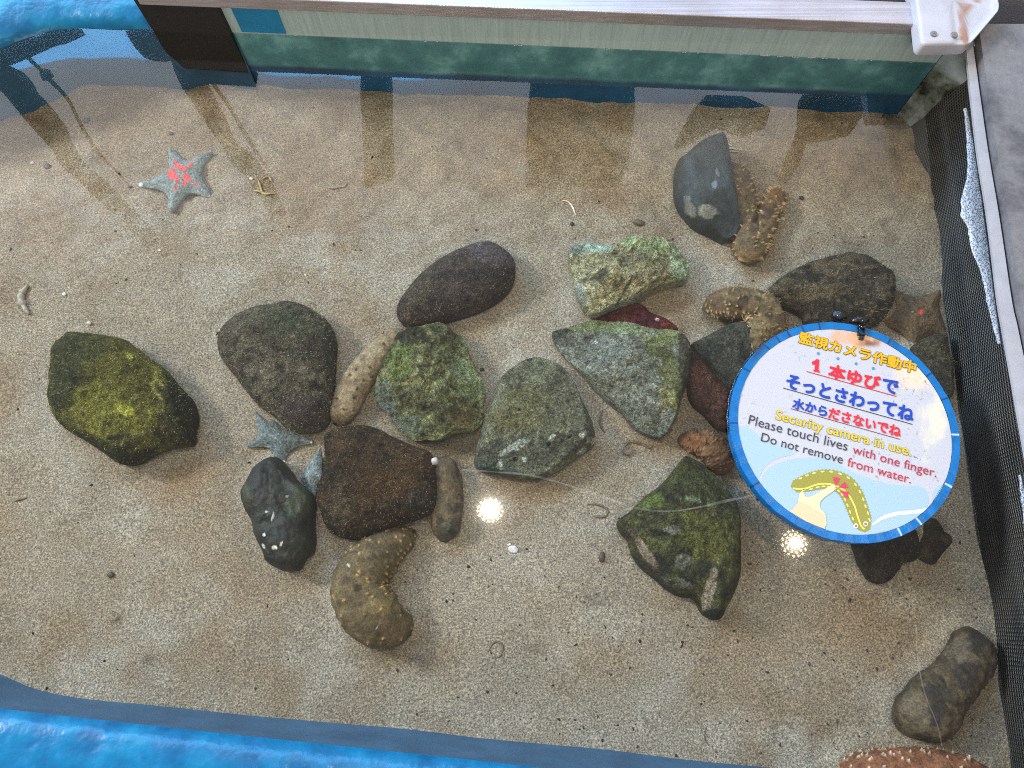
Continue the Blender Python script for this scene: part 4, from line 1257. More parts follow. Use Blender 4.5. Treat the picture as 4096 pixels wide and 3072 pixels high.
starfish(zs2([(215, 320), (245, 300), (330, 370), (410, 440), (450, 420), (480, 390), (530, 440), (590, 520), (700, 570), (830, 640), (960, 680), (1005, 715), (980, 745), (850, 770), (740, 820), (670, 890), (640, 980), (610, 1000), (540, 950), (470, 890), (410, 810),
              (300, 790), (170, 795), (115, 775), (140, 740), (240, 680), (265, 600), (255, 480), (250, 380)]),
         0.016, [(100, 106, 101), (118, 125, 120), (84, 90, 87)], "blue grey starfish without red, under the brown triangular boulder", 5, (950 + 490 * .3014, 1550 + 690 * .3014), ridge=0.022,
         patches=[(1100, 1752, 4, 3, 0, (206, 204, 140), 0.9, 0.3), (1060, 1650, 30, 20, 40, (60, 72, 76), 0.6, 1.0)], tips=((1095, 1671, 6), (1137, 1846, 5), (1245, 1770, 4)))
starfish(zs2([(1125, 815), (1145, 900), (1160, 1010), (1150, 1120), (1170, 1210), (1195, 1270), (1165, 1290), (1090, 1290), (1070, 1370), (1050, 1460), (1000, 1440), (940, 1380), (880, 1290), (840, 1210), (890, 1110), (960, 1010), (1020, 950), (1060, 900), (1095, 830)]),
         0.026, [(112, 118, 113), (132, 138, 133), (94, 100, 97)], "blue grey starfish folded up against the left side of the rusty boulder", 8, (950 + 1050 * .3014, 1550 + 1120 * .3014), ridge=0.02,
         patches=[(1302, 1830, 3, 40, -6, (216, 204, 196), 0.9, 0.3), (1302, 1915, 8, 3, 30, (220, 210, 204), 0.9, 0.3)], tips=((1289, 1800, 4), (1305, 1934, 4)), lift=lambda px, py: np.clip((px - 1220) / 110, 0, 1) * 0.022)
starfish(zr_([(1545, 580), (1560, 640), (1540, 760), (1580, 900), (1620, 1030), (1600, 1065), (1500, 1060), (1380, 1110), (1280, 1190), (1230, 1190), (1160, 1090), (1060, 1020), (900, 960), (850, 930), (900, 890), (1020, 850), (1070, 760), (1040, 650), (1080, 590), (1200, 640), (1330, 650), (1480, 600)]),
         0.02, [(96, 76, 52), (116, 90, 62), (76, 62, 46)], "dim brown starfish with one red spot, above the sign by the net", 11, (3200 + 1290 * .3616, 950 + 850 * .3616), ridge=0.024,
         patches=[(3683, 1248, 9, 9, 0, (226, 62, 56), 0.95, 0.3), (3650, 1247, 5, 4, 0, (180, 140, 120), 0.7, 0.3)])

# ------------------------------------------------------------------ round floating sign
SZ = 0.012
zS = zoomf(2850, 1250, 0.5725)


def SW(x, y, z=SZ):
    p = zS([(x, y)])[0]
    return W(p[0], p[1], z)


edge_px = [(930, 75), (1130, 120), (1330, 230), (1480, 360), (1600, 520), (1690, 720), (1722, 900), (1705, 1100), (1640, 1290), (1520, 1430), (1340, 1550), (1120, 1600), (920, 1595), (700, 1555), (480, 1430), (310, 1240), (180, 1010), (125, 800), (125, 620), (180, 460), (300, 290), (480, 155), (700, 85)]
ep = np.array([SW(x, y)[:2] for x, y in edge_px])
# best fitting circle
A = np.column_stack([2 * ep, np.ones(len(ep))])
sol = np.linalg.lstsq(A, (ep ** 2).sum(1), rcond=None)[0]
SC = sol[:2]
SR = math.sqrt(sol[2] + (SC ** 2).sum())
sign = empty("floating_sign", (SC[0], SC[1], 0.0))
tag(sign, "round white sign with blue taped rim floating on the water, lettered in Japanese and English", "sign")


def sign_part(o, label=None):
    adopt(o, sign)
    if label:
        o["label"] = label
    return o


m_face, nt, b = new_mat("laminated_print")
tc = nt.nodes.new("ShaderNodeTexCoord")
nz = noise_node(nt, 18.0, 4.0, 0.6)
nz2 = noise_node(nt, 190.0, 4.0, 0.75)
at = nt.nodes.new("ShaderNodeAttribute"); at.attribute_name = "Col"
dirt = ramp(nt, nz2.outputs[0], [(0.58, (1, 1, 1)), (0.67, (0.42, 0.39, 0.33))])
dmask = ramp(nt, nz.outputs[0], [(0.48, (0, 0, 0)), (0.6, (1, 1, 1))])
c = mix(nt, dmask, at.outputs[0], mix(nt, 1.0, at.outputs[0], dirt, "MULTIPLY"))
nt.links.new(c, b.inputs["Base Color"])
b.inputs["Roughness"].default_value = 0.3
b.inputs["Specular IOR Level"].default_value = 0.35


def disc(name, r0, r1, zt, zb2, mat, nseg=144, rings=40, colfn=None, pleat=0.0):
    v, f, cols = [], [], []
    rr = np.linspace(r0, r1, rings)
    for k, r in enumerate(rr):
        for i in range(nseg):
            a = 2 * math.pi * i / nseg
            v.append((SC[0] + r * math.cos(a), SC[1] + r * math.sin(a), zt))
    for i in range(nseg):
        a = 2 * math.pi * i / nseg
        v.append((SC[0] + r1 * 1.004 * math.cos(a), SC[1] + r1 * 1.004 * math.sin(a), zt - 0.0016))
    for i in range(nseg):
        a = 2 * math.pi * i / nseg
        v.append((SC[0] + r1 * math.cos(a), SC[1] + r1 * math.sin(a), zb2))
    v = np.array(v)
    for k in range(rings + 1):
        for i in range(nseg):
            f.append((k * nseg + i, (k + 1) * nseg + i, (k + 1) * nseg + (i + 1) % nseg, k * nseg + (i + 1) % nseg))
    if r0 < 1e-4:
        pass
    cols = colfn(v) if colfn else np.ones((len(v), 3))
    return link_mesh(name, v, f, mat, smooth=False, cols=cols)


RI = SR * 0.932


def face_cols(v):
    px, py = P(v[:, 0], v[:, 1], v[:, 2])
    zx_, zy_ = (px - 2850) / .5725, (py - 1250) / .5725
    cols = np.tile(np.array((0.50, 0.485, 0.51)), (len(v), 1))
    nn = fbm(v[:, 0], v[:, 1], v[:, 2], 45, 4, 2.0)
    # rust bleeding from the clip, yellowing along the right rim
    q = 1.2 - np.hypot((zx_ - 1030) / 190, (zy_ - 170) / 75) - 0.5 * nn
    cols = lerp(cols, np.tile(np.array(lin((214, 158, 104))), (len(v), 1)), np.clip(q * 1.4, 0, 0.85))
    q = 1.1 - np.hypot((zx_ - 1100) / 75, (zy_ - 215) / 28) - 0.6 * nn
    cols = lerp(cols, np.tile(np.array(lin((96, 50, 34))), (len(v), 1)), np.clip(q, 0, 0.85))
    q = 1.0 - np.hypot((zx_ - 1420) / 170, (zy_ - 430) / 150) - 0.4 * nn
    cols = lerp(cols, np.tile(np.array(lin((238, 206, 166))), (len(v), 1)), np.clip(q, 0, 0.7))
    q = 1.0 - np.hypot((zx_ - 1560) / 120, (zy_ - 740) / 220) - 0.6 * nn
    cols = lerp(cols, np.tile(np.array(lin((226, 214, 184))), (len(v), 1)), np.clip(q, 0, 0.7))
    return cols


sign_part(disc("face", 0.0005, RI, SZ, 0.0, m_face, colfn=face_cols, nseg=180, rings=60))
m_tape, nt, b = new_mat("blue_tape")
nz = noise_node(nt, 60.0, 4.0)
at = nt.nodes.new("ShaderNodeAttribute"); at.attribute_name = "Col"
g = ramp(nt, nz.outputs[0], [(0.3, (0.8, 0.8, 0.8)), (0.7, (1.15, 1.15, 1.15))])
nt.links.new(mix(nt, 1.0, at.outputs[0], g, "MULTIPLY"), b.inputs["Base Color"])
b.inputs["Roughness"].default_value = 0.3
b.inputs["Specular IOR Level"].default_value = 0.35
bump(nt, b, nz.outputs[0], 0.35, 0.003)


def tape_cols(v):
    a = np.arctan2(v[:, 1] - SC[1], v[:, 0] - SC[0])
    r = np.hypot(v[:, 0] - SC[0], v[:, 1] - SC[1])
    cols = np.tile(np.array(lin((0, 104, 168))), (len(v), 1))
    wob_ = np.array([noise.noise((q_ * 5.0, 0.7, 0)) for q_ in a])
    k = (a / (2 * math.pi) * 40 + wob_ * 0.5) % 1.0
    tick = (np.abs(k - 0.5) < 0.03) & (np.abs(wob_) > 0.08)
    n1 = fbm(v[:, 0], v[:, 1], v[:, 2], 22, 2, 5.0)
    lower = a < 0.15
    cols[tick & lower & (a > -1.6)] = np.array(lin((196, 214, 232)))
    cols[tick & ((~lower) | (a <= -1.6))] = np.array(lin((10, 46, 96)))
    # worn, grimy tape towards the back
    worn = np.clip(n1 * 2.2 - 0.1, 0, 1) * np.clip(np.sin(a) * 1.6 - 0.2, 0, 1) * np.clip((r - RI) / (SR - RI) * 1.6 - 0.3, 0, 1)
    cols = lerp(cols, np.tile(np.array(lin((40, 60, 74))), (len(v), 1)), worn)
    return cols


rim = disc("taped_rim", RI + 0.0002, SR, SZ + 0.0006, -0.004, m_tape, colfn=tape_cols, nseg=460, rings=7)
for vv in rim.data.vertices:                      # pleats of the folded tape
    a = math.atan2(vv.co.y - SC[1], vv.co.x - SC[0])
    k = (a / (2 * math.pi) * 46) % 1.0
    vv.co.z += 0.0008 * abs(k - 0.5)
    n_ = noise.fractal((vv.co.x * 60, vv.co.y * 60, 0.4), 0.6, 2, 3)
    if math.hypot(vv.co.x - SC[0], vv.co.y - SC[1]) > RI + 0.004:
        vv.co.x += n_ * 0.0006; vv.co.y += n_ * 0.0006
sign_part(rim)

FLAT = {}


def ink(rgb, rough=0.35):
    key = tuple(rgb)
    if key not in FLAT:
        FLAT[key] = plain("ink_%d_%d_%d" % key, lin(rgb), rough, spec=0.3)
    return FLAT[key]


LAY = [0]


def clampR(p, r=None):
    r = r or RI * 0.999
    d = p[:2] - SC
    l_ = np.linalg.norm(d)
    return np.array((SC[0] + d[0] * r / l_, SC[1] + d[1] * r / l_)) if l_ > r else p[:2]


def flat_poly(name, pts, rgb, layer, smooth_n=0, label=None):
    z = SZ + 0.00025 * layer
    q = [clampR(SW(x, y)) for x, y in pts]
    if smooth_n:
        q = [clampR(np.array((p[0], p[1], 0))) for p in catmull(q, smooth_n, True)]
    bm = bmesh.new()
    vs = []
    for p in q:
        if vs and (abs(vs[-1].co.x - p[0]) + abs(vs[-1].co.y - p[1])) < 1e-6:
            continue
        vs.append(bm.verts.new((p[0], p[1], z)))
    fc = bm.faces.new(vs)
    fc.normal_update()
    if fc.normal.z < 0:
        fc.normal_flip()
    bmesh.ops.triangulate(bm, faces=[fc])
    o = from_bm(name, bm, ink(rgb))
    return sign_part(o, label)


def stroke(name, pts, width, rgb, layer, label=None, nn=40):
    """flat line on the sign; width in zoom pixels, one value or one per point"""
    wv = [width] * len(pts) if isinstance(width, (int, float)) else width
    c = catmull([(p[0], p[1], w) for p, w in zip(pts, wv)], nn if len(pts) > 2 else 2, False)
    t = np.gradient(c[:, :2], axis=0)
    t /= np.linalg.norm(t, axis=1)[:, None]
    nrm = np.column_stack([-t[:, 1], t[:, 0]])
    l_ = c[:, :2] + nrm * c[:, 2:3] / 2
    r_ = c[:, :2] - nrm * c[:, 2:3] / 2
    return flat_poly(name, [tuple(p) for p in l_] + [tuple(p) for p in r_[::-1]], rgb, layer, 0, label)


LB = (160, 184, 204)
arc = lambda a0, a1, k=16: [(math.degrees(0), 0)]
flat_poly("wave", [(100, 800), (200, 798), (262, 812), (310, 850), (345, 890), (420, 915), (500, 940), (560, 968), (570, 990), (500, 1008), (430, 1032), (370, 1078), (335, 1130), (318, 1170), (250, 1150), (180, 1040), (130, 900)], LB, 1, 120)
low = [(345, 1200), (352, 1140), (400, 1085), (480, 1045), (600, 1018), (740, 1016), (850, 1045), (940, 1095), (1040, 1140), (1180, 1185), (1340, 1212), (1430, 1212), (1485, 1235), (1508, 1290), (1500, 1350), (1470, 1480), (1330, 1570), (1100, 1640), (900, 1640), (680, 1580), (480, 1460), (370, 1310)]
flat_poly("wave", low, LB, 1, 160)
flat_poly("wave", [(1545, 1330), (1540, 1265), (1570, 1220), (1630, 1206), (1700, 1215), (1680, 1290), (1600, 1400)], LB, 1, 60)
stroke("wave_line", [(1115, 1485), (1190, 1435), (1290, 1405), (1400, 1395), (1500, 1380)], [10, 24, 26, 26, 30], (226, 226, 236), 2)

# the drawn sea cucumber with a finger touching it
OL = (150, 142, 62)
spine = [(575, 1215), (660, 1190), (760, 1165), (850, 1172), (930, 1215), (980, 1290), (1015, 1380), (1045, 1460), (1065, 1505)]
wid = [90, 130, 140, 145, 155, 160, 155, 140, 90]
c = catmull([(p[0], p[1], w) for p, w in zip(spine, wid)], 70, False)
t = np.gradient(c[:, :2], axis=0); t /= np.linalg.norm(t, axis=1)[:, None]
nrm = np.column_stack([-t[:, 1], t[:, 0]])
zig = np.where(np.arange(70) % 2 == 0, 1.0, 0.88)[:, None]
l_ = c[:, :2] + nrm * c[:, 2:3] / 2 * zig
r_ = c[:, :2] - nrm * c[:, 2:3] / 2 * zig
capa = [c[-1, :2] + t[-1] * 34 * math.cos(a) * 0 + np.array((math.cos(b_), math.sin(b_))) * 0 for a, b_ in ()]
flat_poly("printed_cucumber", [tuple(p) for p in l_] + [(1100, 1515), (1062, 1535), (1020, 1520)] [::-1] + [tuple(p) for p in r_[::-1]] + [(545, 1215)], OL, 3)
for sgn, rgb in ((0.74, (204, 196, 112)), (-0.74, (204, 196, 112))):
    for k in range(5, 66, 5):
        p = c[k, :2] + nrm[k] * c[k, 2] / 2 * sgn
        a = math.atan2(t[k][1], t[k][0])
        flat_poly("printed_spot", [(p[0] + 15 * math.cos(q) * math.cos(a) - 7 * math.sin(q) * math.sin(a), p[1] + 15 * math.cos(q) * math.sin(a) + 7 * math.sin(q) * math.cos(a)) for q in np.linspace(0, 2 * math.pi, 12, endpoint=False)], rgb, 4)
stroke("printed_line", [(560, 1230), (640, 1232), (740, 1200), (840, 1205), (930, 1255), (985, 1340), (1010, 1420), (1035, 1490), (1060, 1515)], 12, (226, 206, 96), 4)
for ex, ey in ((998, 1492), (1066, 1478)):
    flat_poly("printed_eye", [(ex + 17 * math.cos(q), ey + 17 * math.sin(q)) for q in np.linspace(0, 2 * math.pi, 20, endpoint=False)], (236, 234, 224), 5)
    flat_poly("printed_eye", [(ex + 10 * math.cos(q), ey + 10 * math.sin(q)) for q in np.linspace(0, 2 * math.pi, 16, endpoint=False)], (140, 132, 60), 6)
flat_poly("printed_hand", [(846, 1206), (856, 1222), (848, 1244), (780, 1292), (748, 1330), (752, 1370), (785, 1410), (782, 1500), (660, 1450), (570, 1390), (592, 1340), (602, 1275), (620, 1250), (636, 1258), (648, 1290), (690, 1284), (760, 1245), (820, 1212)], (216, 206, 160), 5, 70)
flat_poly("printed_sleeve", [(600, 1320), (690, 1360), (770, 1410), (784, 1440), (774, 1545), (640, 1500), (520, 1420), (560, 1370)], (236, 190, 150), 6)
PINK = (226, 56, 96)
for tri in (((838, 1150), (887, 1156), (858, 1216)), ((874, 1226), (920, 1184), (944, 1224)), ((884, 1246), (950, 1254), (940, 1302))):
    flat_poly("printed_spark", list(tri), PINK, 7)


def text_mesh(body, offset=0.0):
    cu = bpy.data.curves.new("lettering", "FONT")
    cu.body = body
    cu.offset = offset
    cu.resolution_u = 4
    o = bpy.data.objects.new("tmp", cu)
    COL.objects.link(o)
    dg = bpy.context.evaluated_depsgraph_get()
    me = bpy.data.meshes.new_from_object(o.evaluated_get(dg))
    bpy.data.objects.remove(o)
    bpy.data.curves.remove(cu)
    return me


def text(body, p0, p1, h, rgb, layer=3, bold=0.0, ink_fit=True, outline_rgb=None, outline_w=0.0):
    """one line of lettering between two points of the sign; bold and outline widths in units of the letter height"""
    me0 = text_mesh(body)
    nv = len(me0.vertices)
    co = np.empty(nv * 3); me0.vertices.foreach_get("co", co); co = co.reshape(-1, 3)
    polys = [tuple(p.vertices) for p in me0.polygons]
    bpy.data.meshes.remove(me0)
    x0, x1, y0, y1 = co[:, 0].min(), co[:, 0].max(), co[:, 1].min(), co[:, 1].max()
    a, b2 = SW(*p0), SW(*p1)
    ux = (b2 - a)[:2]
    sx = np.linalg.norm(ux) / (x1 - x0)
    ux = ux / np.linalg.norm(ux)
    uy = np.array((-ux[1], ux[0]))
    if ink_fit:
        hw = np.linalg.norm(SW(p0[0], p0[1]) - SW(p0[0], p0[1] - h))
        sy = hw / (y1 - y0)
    else:
        sy, y0 = sx * (h or 1.0), 0.0
        hw = sy * 0.75
    q = a[:2][None, :] + ux[None, :] * ((co[:, 0] - x0) * sx)[:, None] + uy[None, :] * ((co[:, 1] - y0) * sy)[:, None]
    for rgb_, wd, ly in (((outline_rgb, bold + outline_w, layer - 1),) if outline_rgb else ()) + ((rgb, bold, layer),):
        offs = [(0.0, 0.0)] + [(wd * hw * math.cos(k * math.pi / 5), wd * hw * math.sin(k * math.pi / 5)) for k in range(10)] if wd else [(0.0, 0.0)]
        V, F = [], []
        for k, (dx, dy) in enumerate(offs):
            V.append(np.column_stack([q + np.array((dx, dy)), np.full(nv, SZ + 0.00025 * ly + 0.000015 * k)]))
            F += [tuple(i + k * nv for i in f) for f in polys]
        sign_part(link_mesh("lettering", np.vstack(V), F, ink(rgb_), smooth=False))


BLUE, RED, YEL, DK = (26, 66, 168), (222, 42, 58), (216, 166, 30), (62, 64, 74)
text("監視カメラ作動中", (600, 212), (1412, 428), 80, YEL, 4, 0.035, outline_rgb=(120, 88, 30), outline_w=0.035)
for x, y in ((738, 287), (875, 323), (1002, 358), (1122, 391)):
    flat_poly("printed_dot", [(x + 10 * math.cos(q), y + 10 * math.sin(q)) for q in np.linspace(0, 2 * math.pi, 16, endpoint=False)], (70, 140, 178), 3)
flat_poly("lettering", [(692, 346), (708, 340), (724, 327), (744, 330), (741, 372), (738, 404), (748, 408), (746, 420), (703, 411), (704, 400), (712, 400), (715, 362), (696, 366)], RED, 4)
text("本ゆび", (806, 452), (1160, 546), 96, RED, 4, 0.045)
text("で", (1182, 548), (1288, 575), 90, BLUE, 4, 0.045)
stroke("printed_rule", [(655, 412), (1283, 587)], 5, (200, 40, 60), 3)
text("そっとさわってね", (510, 522), (1395, 764), 96, BLUE, 4, 0.045)
stroke("printed_rule", [(492, 528), (1395, 782)], 5, (60, 62, 90), 3)
text("水から", (555, 668), (792, 732), 74, BLUE, 4, 0.04)
text("ださないでね", (806, 736), (1308, 872), 74, RED, 4, 0.04)
stroke("printed_rule", [(545, 672), (1310, 887)], 4, (120, 50, 60), 3)
text("Security camera in use.", (437, 745), (1383, 1003), 1.0, (208, 182, 62), 4, 0.02, False, outline_rgb=(140, 132, 70), outline_w=0.022)
text("Please touch lives", (247, 778), (938, 968), 1.0, DK, 4, 0.0, False)
text("with one finger.", (974, 984), (1560, 1152), 1.0, (176, 46, 66), 4, 0.0, False)
text("Do not remove", (335, 898), (905, 1058), 1.0, DK, 4, 0.0, False)
text("from water.", (938, 1072), (1382, 1196), 1.0, (190, 44, 62), 4, 0.0, False)

# black clip and tie knots at the upper rim
m_clip = plain("wet_black_plastic", lin((24, 24, 28)), 0.12, spec=0.7, var=0.3, vscale=60, bstr=0.8, bscale=140, bdist=0.003)


def blob(bm, p, rx, ry, rz, seed):
    r = bmesh.ops.create_icosphere(bm, subdivisions=3, radius=1.0)
    for v in r["verts"]:
        k = 1 + 0.28 * noise.fractal((v.co.x * 1.6 + seed, v.co.y * 1.6, v.co.z * 1.6), 0.6, 2, 3)
        v.co = Vector((p[0] + v.co.x * rx * k, p[1] + v.co.y * ry * k, p[2] + v.co.z * rz * k))


bm = bmesh.new()
for dx, dy, w_, h_ in ((1015, 130, 12, 70), (1052, 140, 12, 70), (1033, 112, 50, 14), (1033, 160, 50, 14), (1034, 185, 34, 20)):
    a, b2 = SW(dx - w_ / 2, dy - h_ / 2), SW(dx + w_ / 2, dy + h_ / 2)
    bmesh.ops.create_cube(bm, size=1.0, matrix=Matrix.Translation(((a[0] + b2[0]) / 2, (a[1] + b2[1]) / 2, SZ + 0.003)) @ Matrix.Rotation(-0.24, 4, "Z") @ Matrix.Diagonal((abs(b2[0] - a[0]), abs(b2[1] - a[1]), 0.006, 1)))
bmesh.ops.bevel(bm, geom=list(bm.edges), offset=0.0006, segments=2, affect="EDGES")
o = sign_part(from_bm("clip", bm, m_clip))
for (x, y, rx, ry, sd) in ((885, 22, 0.010, 0.008, 1.0), (1030, 55, 0.012, 0.006, 4.0)):
    bm = bmesh.new()
    p = SW(x, y, 0.003)
    blob(bm, (p[0], p[1], 0.003), rx, ry, 0.005, sd)
    sign_part(from_bm("tie_knot", bm, m_clip, smooth=True))
ev, ef = [], []
for k in range(70):
    a = math.radians(96 + k * 1.25)
    for j in range(8):
        t = 2 * math.pi * j / 8
        rr = 0.0028 * (0.7 + 0.9 * abs(noise.noise((k * 0.45, j * 0.9, 2.0)))) * math.sin(math.pi * (k + 0.5) / 70) ** 0.4
        rad = SR + 0.0012 + 0.001 * noise.noise((k * 0.3, 5.0, 0)) + rr * math.cos(t)
        ev.append((SC[0] + rad * math.cos(a), SC[1] + rad * math.sin(a), 0.004 + rr * 1.2 * math.sin(t)))
for k in range(69):
    for j in range(8):
        ef.append((k * 8 + j, k * 8 + (j + 1) % 8, (k + 1) * 8 + (j + 1) % 8, (k + 1) * 8 + j))
sign_part(link_mesh("tape_edge", ev, ef, m_clip), "crumpled black tape edge")

# ------------------------------------------------------------------ foam along the net
m_foam, nt, b = new_mat("foam")
N, L = nt.nodes, nt.links
outn = [x for x in N if x.type == "OUTPUT_MATERIAL"][0]
tc = N.new("ShaderNodeTexCoord")
vo = N.new("ShaderNodeTexVoronoi"); vo.inputs["Scale"].default_value = 420.0
L.new(tc.outputs["Object"], vo.inputs["Vector"])
c = ramp(nt, vo.outputs["Distance"], [(0.14, lin((70, 76, 84))), (0.36, lin((150, 156, 164))), (0.7, lin((206, 210, 216)))])
L.new(c, b.inputs["Base Color"])
b.inputs["Roughness"].default_value = 0.25
bump(nt, b, vo.outputs["Distance"], 0.4, 0.002)


def foam_strip(left, right, label):
    a = np.array([W(p[0], p[1], 0.0) for p in catmull(left, 60, False)])
    b2 = np.array([W(p[0], p[1], 0.0) for p in catmull(right, 60, False)])
    for i in range(60):
        a[i, 0] += 0.0012 * noise.fractal((a[i, 1] * 120, 1.3, 0), 0.6, 2, 3)
    rows = []
    for k in np.linspace(0, 1, 9):
        r = a * (1 - k) + b2 * k
        r[:, 2] = 0.0006 + 0.0028 * math.sin(math.pi * (0.12 + 0.55 * k))
        for i in range(60):
            r[i, 2] += 0.0008 * noise.fractal((r[i, 0] * 160, r[i, 1] * 160, 0), 0.6, 2, 2)
        rows.append(r)
    v, f = ribbon([rows[0] + np.array((0, 0, -0.002))] + rows)
    o = link_mesh("foam", v, f, m_foam)
    bmn = bmesh.new(); bmn.from_mesh(o.data); bmesh.ops.recalc_face_normals(bmn, faces=bmn.faces); bmn.to_mesh(o.data); bmn.free()
    tag(o, label, "foam", kind="stuff")


zf = zoomf(3600, 500, 0.4218)
foam_strip(zf([(600, -150), (620, 0), (640, 300), (635, 480), (600, 640), (575, 720), (585, 790), (570, 840), (590, 890), (640, 960), (660, 1100), (690, 1220), (750, 1350), (790, 1500), (820, 1659), (880, 1900), (930, 2080)]),
           zf([(625, -150), (655, 0), (690, 250), (725, 500), (755, 700), (775, 850), (790, 960), (810, 1100), (835, 1300), (860, 1500), (880, 1659), (920, 1900), (950, 2080)]), "long white bubbly foam streak on the water beside the net")
foam_strip([(4075, 1900), (4083, 1990), (4095, 2080), (4110, 2200), (4125, 2300)], [(4090, 1900), (4108, 1990), (4124, 2080), (4140, 2200), (4150, 2300)], "short foam streak at the right picture edge below the sign")

bm = bmesh.new()  # bright glints along the pane's waterline, built as white specks
rnd = random.Random(9)
for px_, ln_ in ((1180, 8), (1700, 5), (1745, 4), (2060, 34), (2420, 22), (2520, 8), (2730, 16), (2790, 10), (2960, 12), (3040, 40), (3110, 26), (3170, 34), (3230, 38), (3290, 22), (3350, 10), (3420, 6), (3480, 8), (3640, 5)):
    for q_ in range(max(2, int(ln_ / 5))):
        w_ = W(px_ + q_ * 5, 149 + (px_ - 1300) * 0.0413, 0.0)
        t_ = float(np.dot(w_ - PANE_L, pdir))
        p_ = on_pane(t_, 0.0005, -0.0014 - rnd.random() * 0.001)
        blob(bm, p_, 0.0014, 0.0009, 0.0008, px_ * 0.1 + q_)
o = from_bm("foam", bm, m_foam, smooth=True)
tag(o, "white specks standing in for water glints along the waterline of the acrylic panel", "foam", kind="stuff")

# film lines floating on the surface
m_film, nt, b = new_mat("surface_film")
N, L = nt.nodes, nt.links
outn = [x for x in N if x.type == "OUTPUT_MATERIAL"][0]
b.inputs["Base Color"].default_value = (0.55, 0.53, 0.5, 1)
b.inputs["Roughness"].default_value = 0.3
tt = N.new("ShaderNodeBsdfTransparent")
nz = noise_node(nt, 40.0, 3.0)
fm = ramp(nt, nz.outputs[0], [(0.3, (0.02, 0.02, 0.02)), (0.7, (0.2, 0.2, 0.2))])
ms = N.new("ShaderNodeMixShader")
L.new(fm, ms.inputs[0]); L.new(tt.outputs[0], ms.inputs[1]); L.new(b.outputs[0], ms.inputs[2]); L.new(ms.outputs[0], outn.inputs[0])


def film(pts, width, label):
    c = np.array([W(p[0], p[1], 0.0008) for p in catmull(pts, 60, False)])
    t = np.gradient(c[:, :2], axis=0); t /= np.linalg.norm(t, axis=1)[:, None]
    nrm = np.column_stack([-t[:, 1], t[:, 0], np.zeros(60)])
    wv = np.array([width * (0.6 + 0.5 * noise.noise((i * 0.21, 0.3, 0))) for i in range(60)])[:, None]
    v, f = ribbon([c - nrm * wv, c + nrm * 0 + np.array((0, 0, 0.0004)), c + nrm * wv])
    o = link_mesh("film_line", v, f, m_film)
    tag(o, label, "surface film")


film([(1850, 1880), (1980, 1888), (2110, 1900), (2230, 1928), (2400, 1985), (2560, 2035), (2680, 2045), (2800, 2028), (2900, 2005), (3000, 1985)], 0.0022, "pale curved film line across the water over the pointed mossy rock")
film([(3665, 2500), (3668, 2600), (3682, 2700), (3705, 2790), (3738, 2870), (3755, 2920), (3768, 2985)], 0.0012, "thin pale film line over the dim cucumber at the lower right")

build_sand()

# ------------------------------------------------------------------ small things on the sand
M_BIT = organic_mat("shell_bits", 0.85, 1.15, 300, 0.5, 0.3, 0.001, 0.4, 90)


def sand_z(x, y):
    return SAND_Z + float(sand_height(np.array([x]), np.array([y]))[0])


def bit(name, px, py, rx, ry, rot, rgb, label, cat, hgt=0.6, group=None, seed=1.0, z=None):
    p = W(px, py, SAND_Z)
    zz = sand_z(p[0], p[1]) if z is None else z
    p = W(px, py, zz)
    k = 0.00038
    bm = bmesh.new()
    r = bmesh.ops.create_icosphere(bm, subdivisions=2, radius=1.0)
    a = -math.radians(rot)
    for v in r["verts"]:
        q = 1 + 0.25 * noise.noise((v.co.x * 1.4 + seed, v.co.y * 1.4, v.co.z * 1.4 + px))
        x, y = v.co.x * rx * k * q, v.co.y * ry * k * q
        v.co = Vector((x * math.cos(a) - y * math.sin(a), x * math.sin(a) + y * math.cos(a), v.co.z * min(rx, ry) * k * hgt * q + min(rx, ry) * k * hgt * 0.5))
    me = bpy.data.meshes.new(name)
    bm.to_mesh(me); bm.free()
    at_ = me.color_attributes.new("Col", "FLOAT_COLOR", "POINT")
    c = np.ones((len(me.vertices), 4), dtype=np.float32); c[:, :3] = lin(rgb)
    at_.data.foreach_set("color", c.ravel())
    me.polygons.foreach_set("use_smooth", [True] * len(me.polygons))
    me.materials.append(M_BIT)
    o = bpy.data.objects.new(name, me)
    o.location = (p[0], p[1], zz)
    COL.objects.link(o)
    tag(o, label, cat, group)
    return o


GP = "pebbles scattered on the sand"
bit("pebble", 258, 1177, 9, 8, 0, (232, 228, 214), "round white pebble up and left of the mossy boulder", "pebble", group=GP)
bit("pebble", 357, 1293, 11, 8, 20, (206, 190, 166), "beige pebble just above the mossy boulder", "pebble", group=GP)
bit("pebble", 640, 1002, 6, 5, 0, (220, 214, 200), "tiny white pebble below the red starfish", "pebble", group=GP)
bit("pebble", 1222, 1100, 7, 4, 10, (214, 206, 190), "tiny white chip above the brown triangular boulder", "pebble", group=GP)
bit("pebble", 2288, 897, 9, 9, 0, (40, 36, 32), "round black pebble below the curved white shell", "pebble", group=GP)
bit("pebble", 3205, 792, 12, 9, 10, (34, 34, 32), "black pebble on bare sand right of the folded spiny cucumber", "pebble", group=GP)
bit("pebble", 1926, 1480, 12, 8, -30, (30, 26, 22), "black chip at the right edge of the olive green rock", "pebble", group=GP)
bit("pebble", 2556, 892, 26, 16, 15, (92, 80, 62), "brown lump between the cream rock and the charcoal stone", "pebble", group=GP)
bit("pebble", 684, 535, 12, 8, 0, (78, 70, 64), "grey pebble above the red starfish", "pebble", group=GP)
bit("pebble", 345, 482, 18, 12, -40, (92, 84, 78), "grey flake by the mirrored rope at the upper left", "pebble", group=GP)
bit("pebble", 192, 668, 18, 14, 30, (74, 68, 66), "dark grey pebble at the far left", "pebble", group=GP)
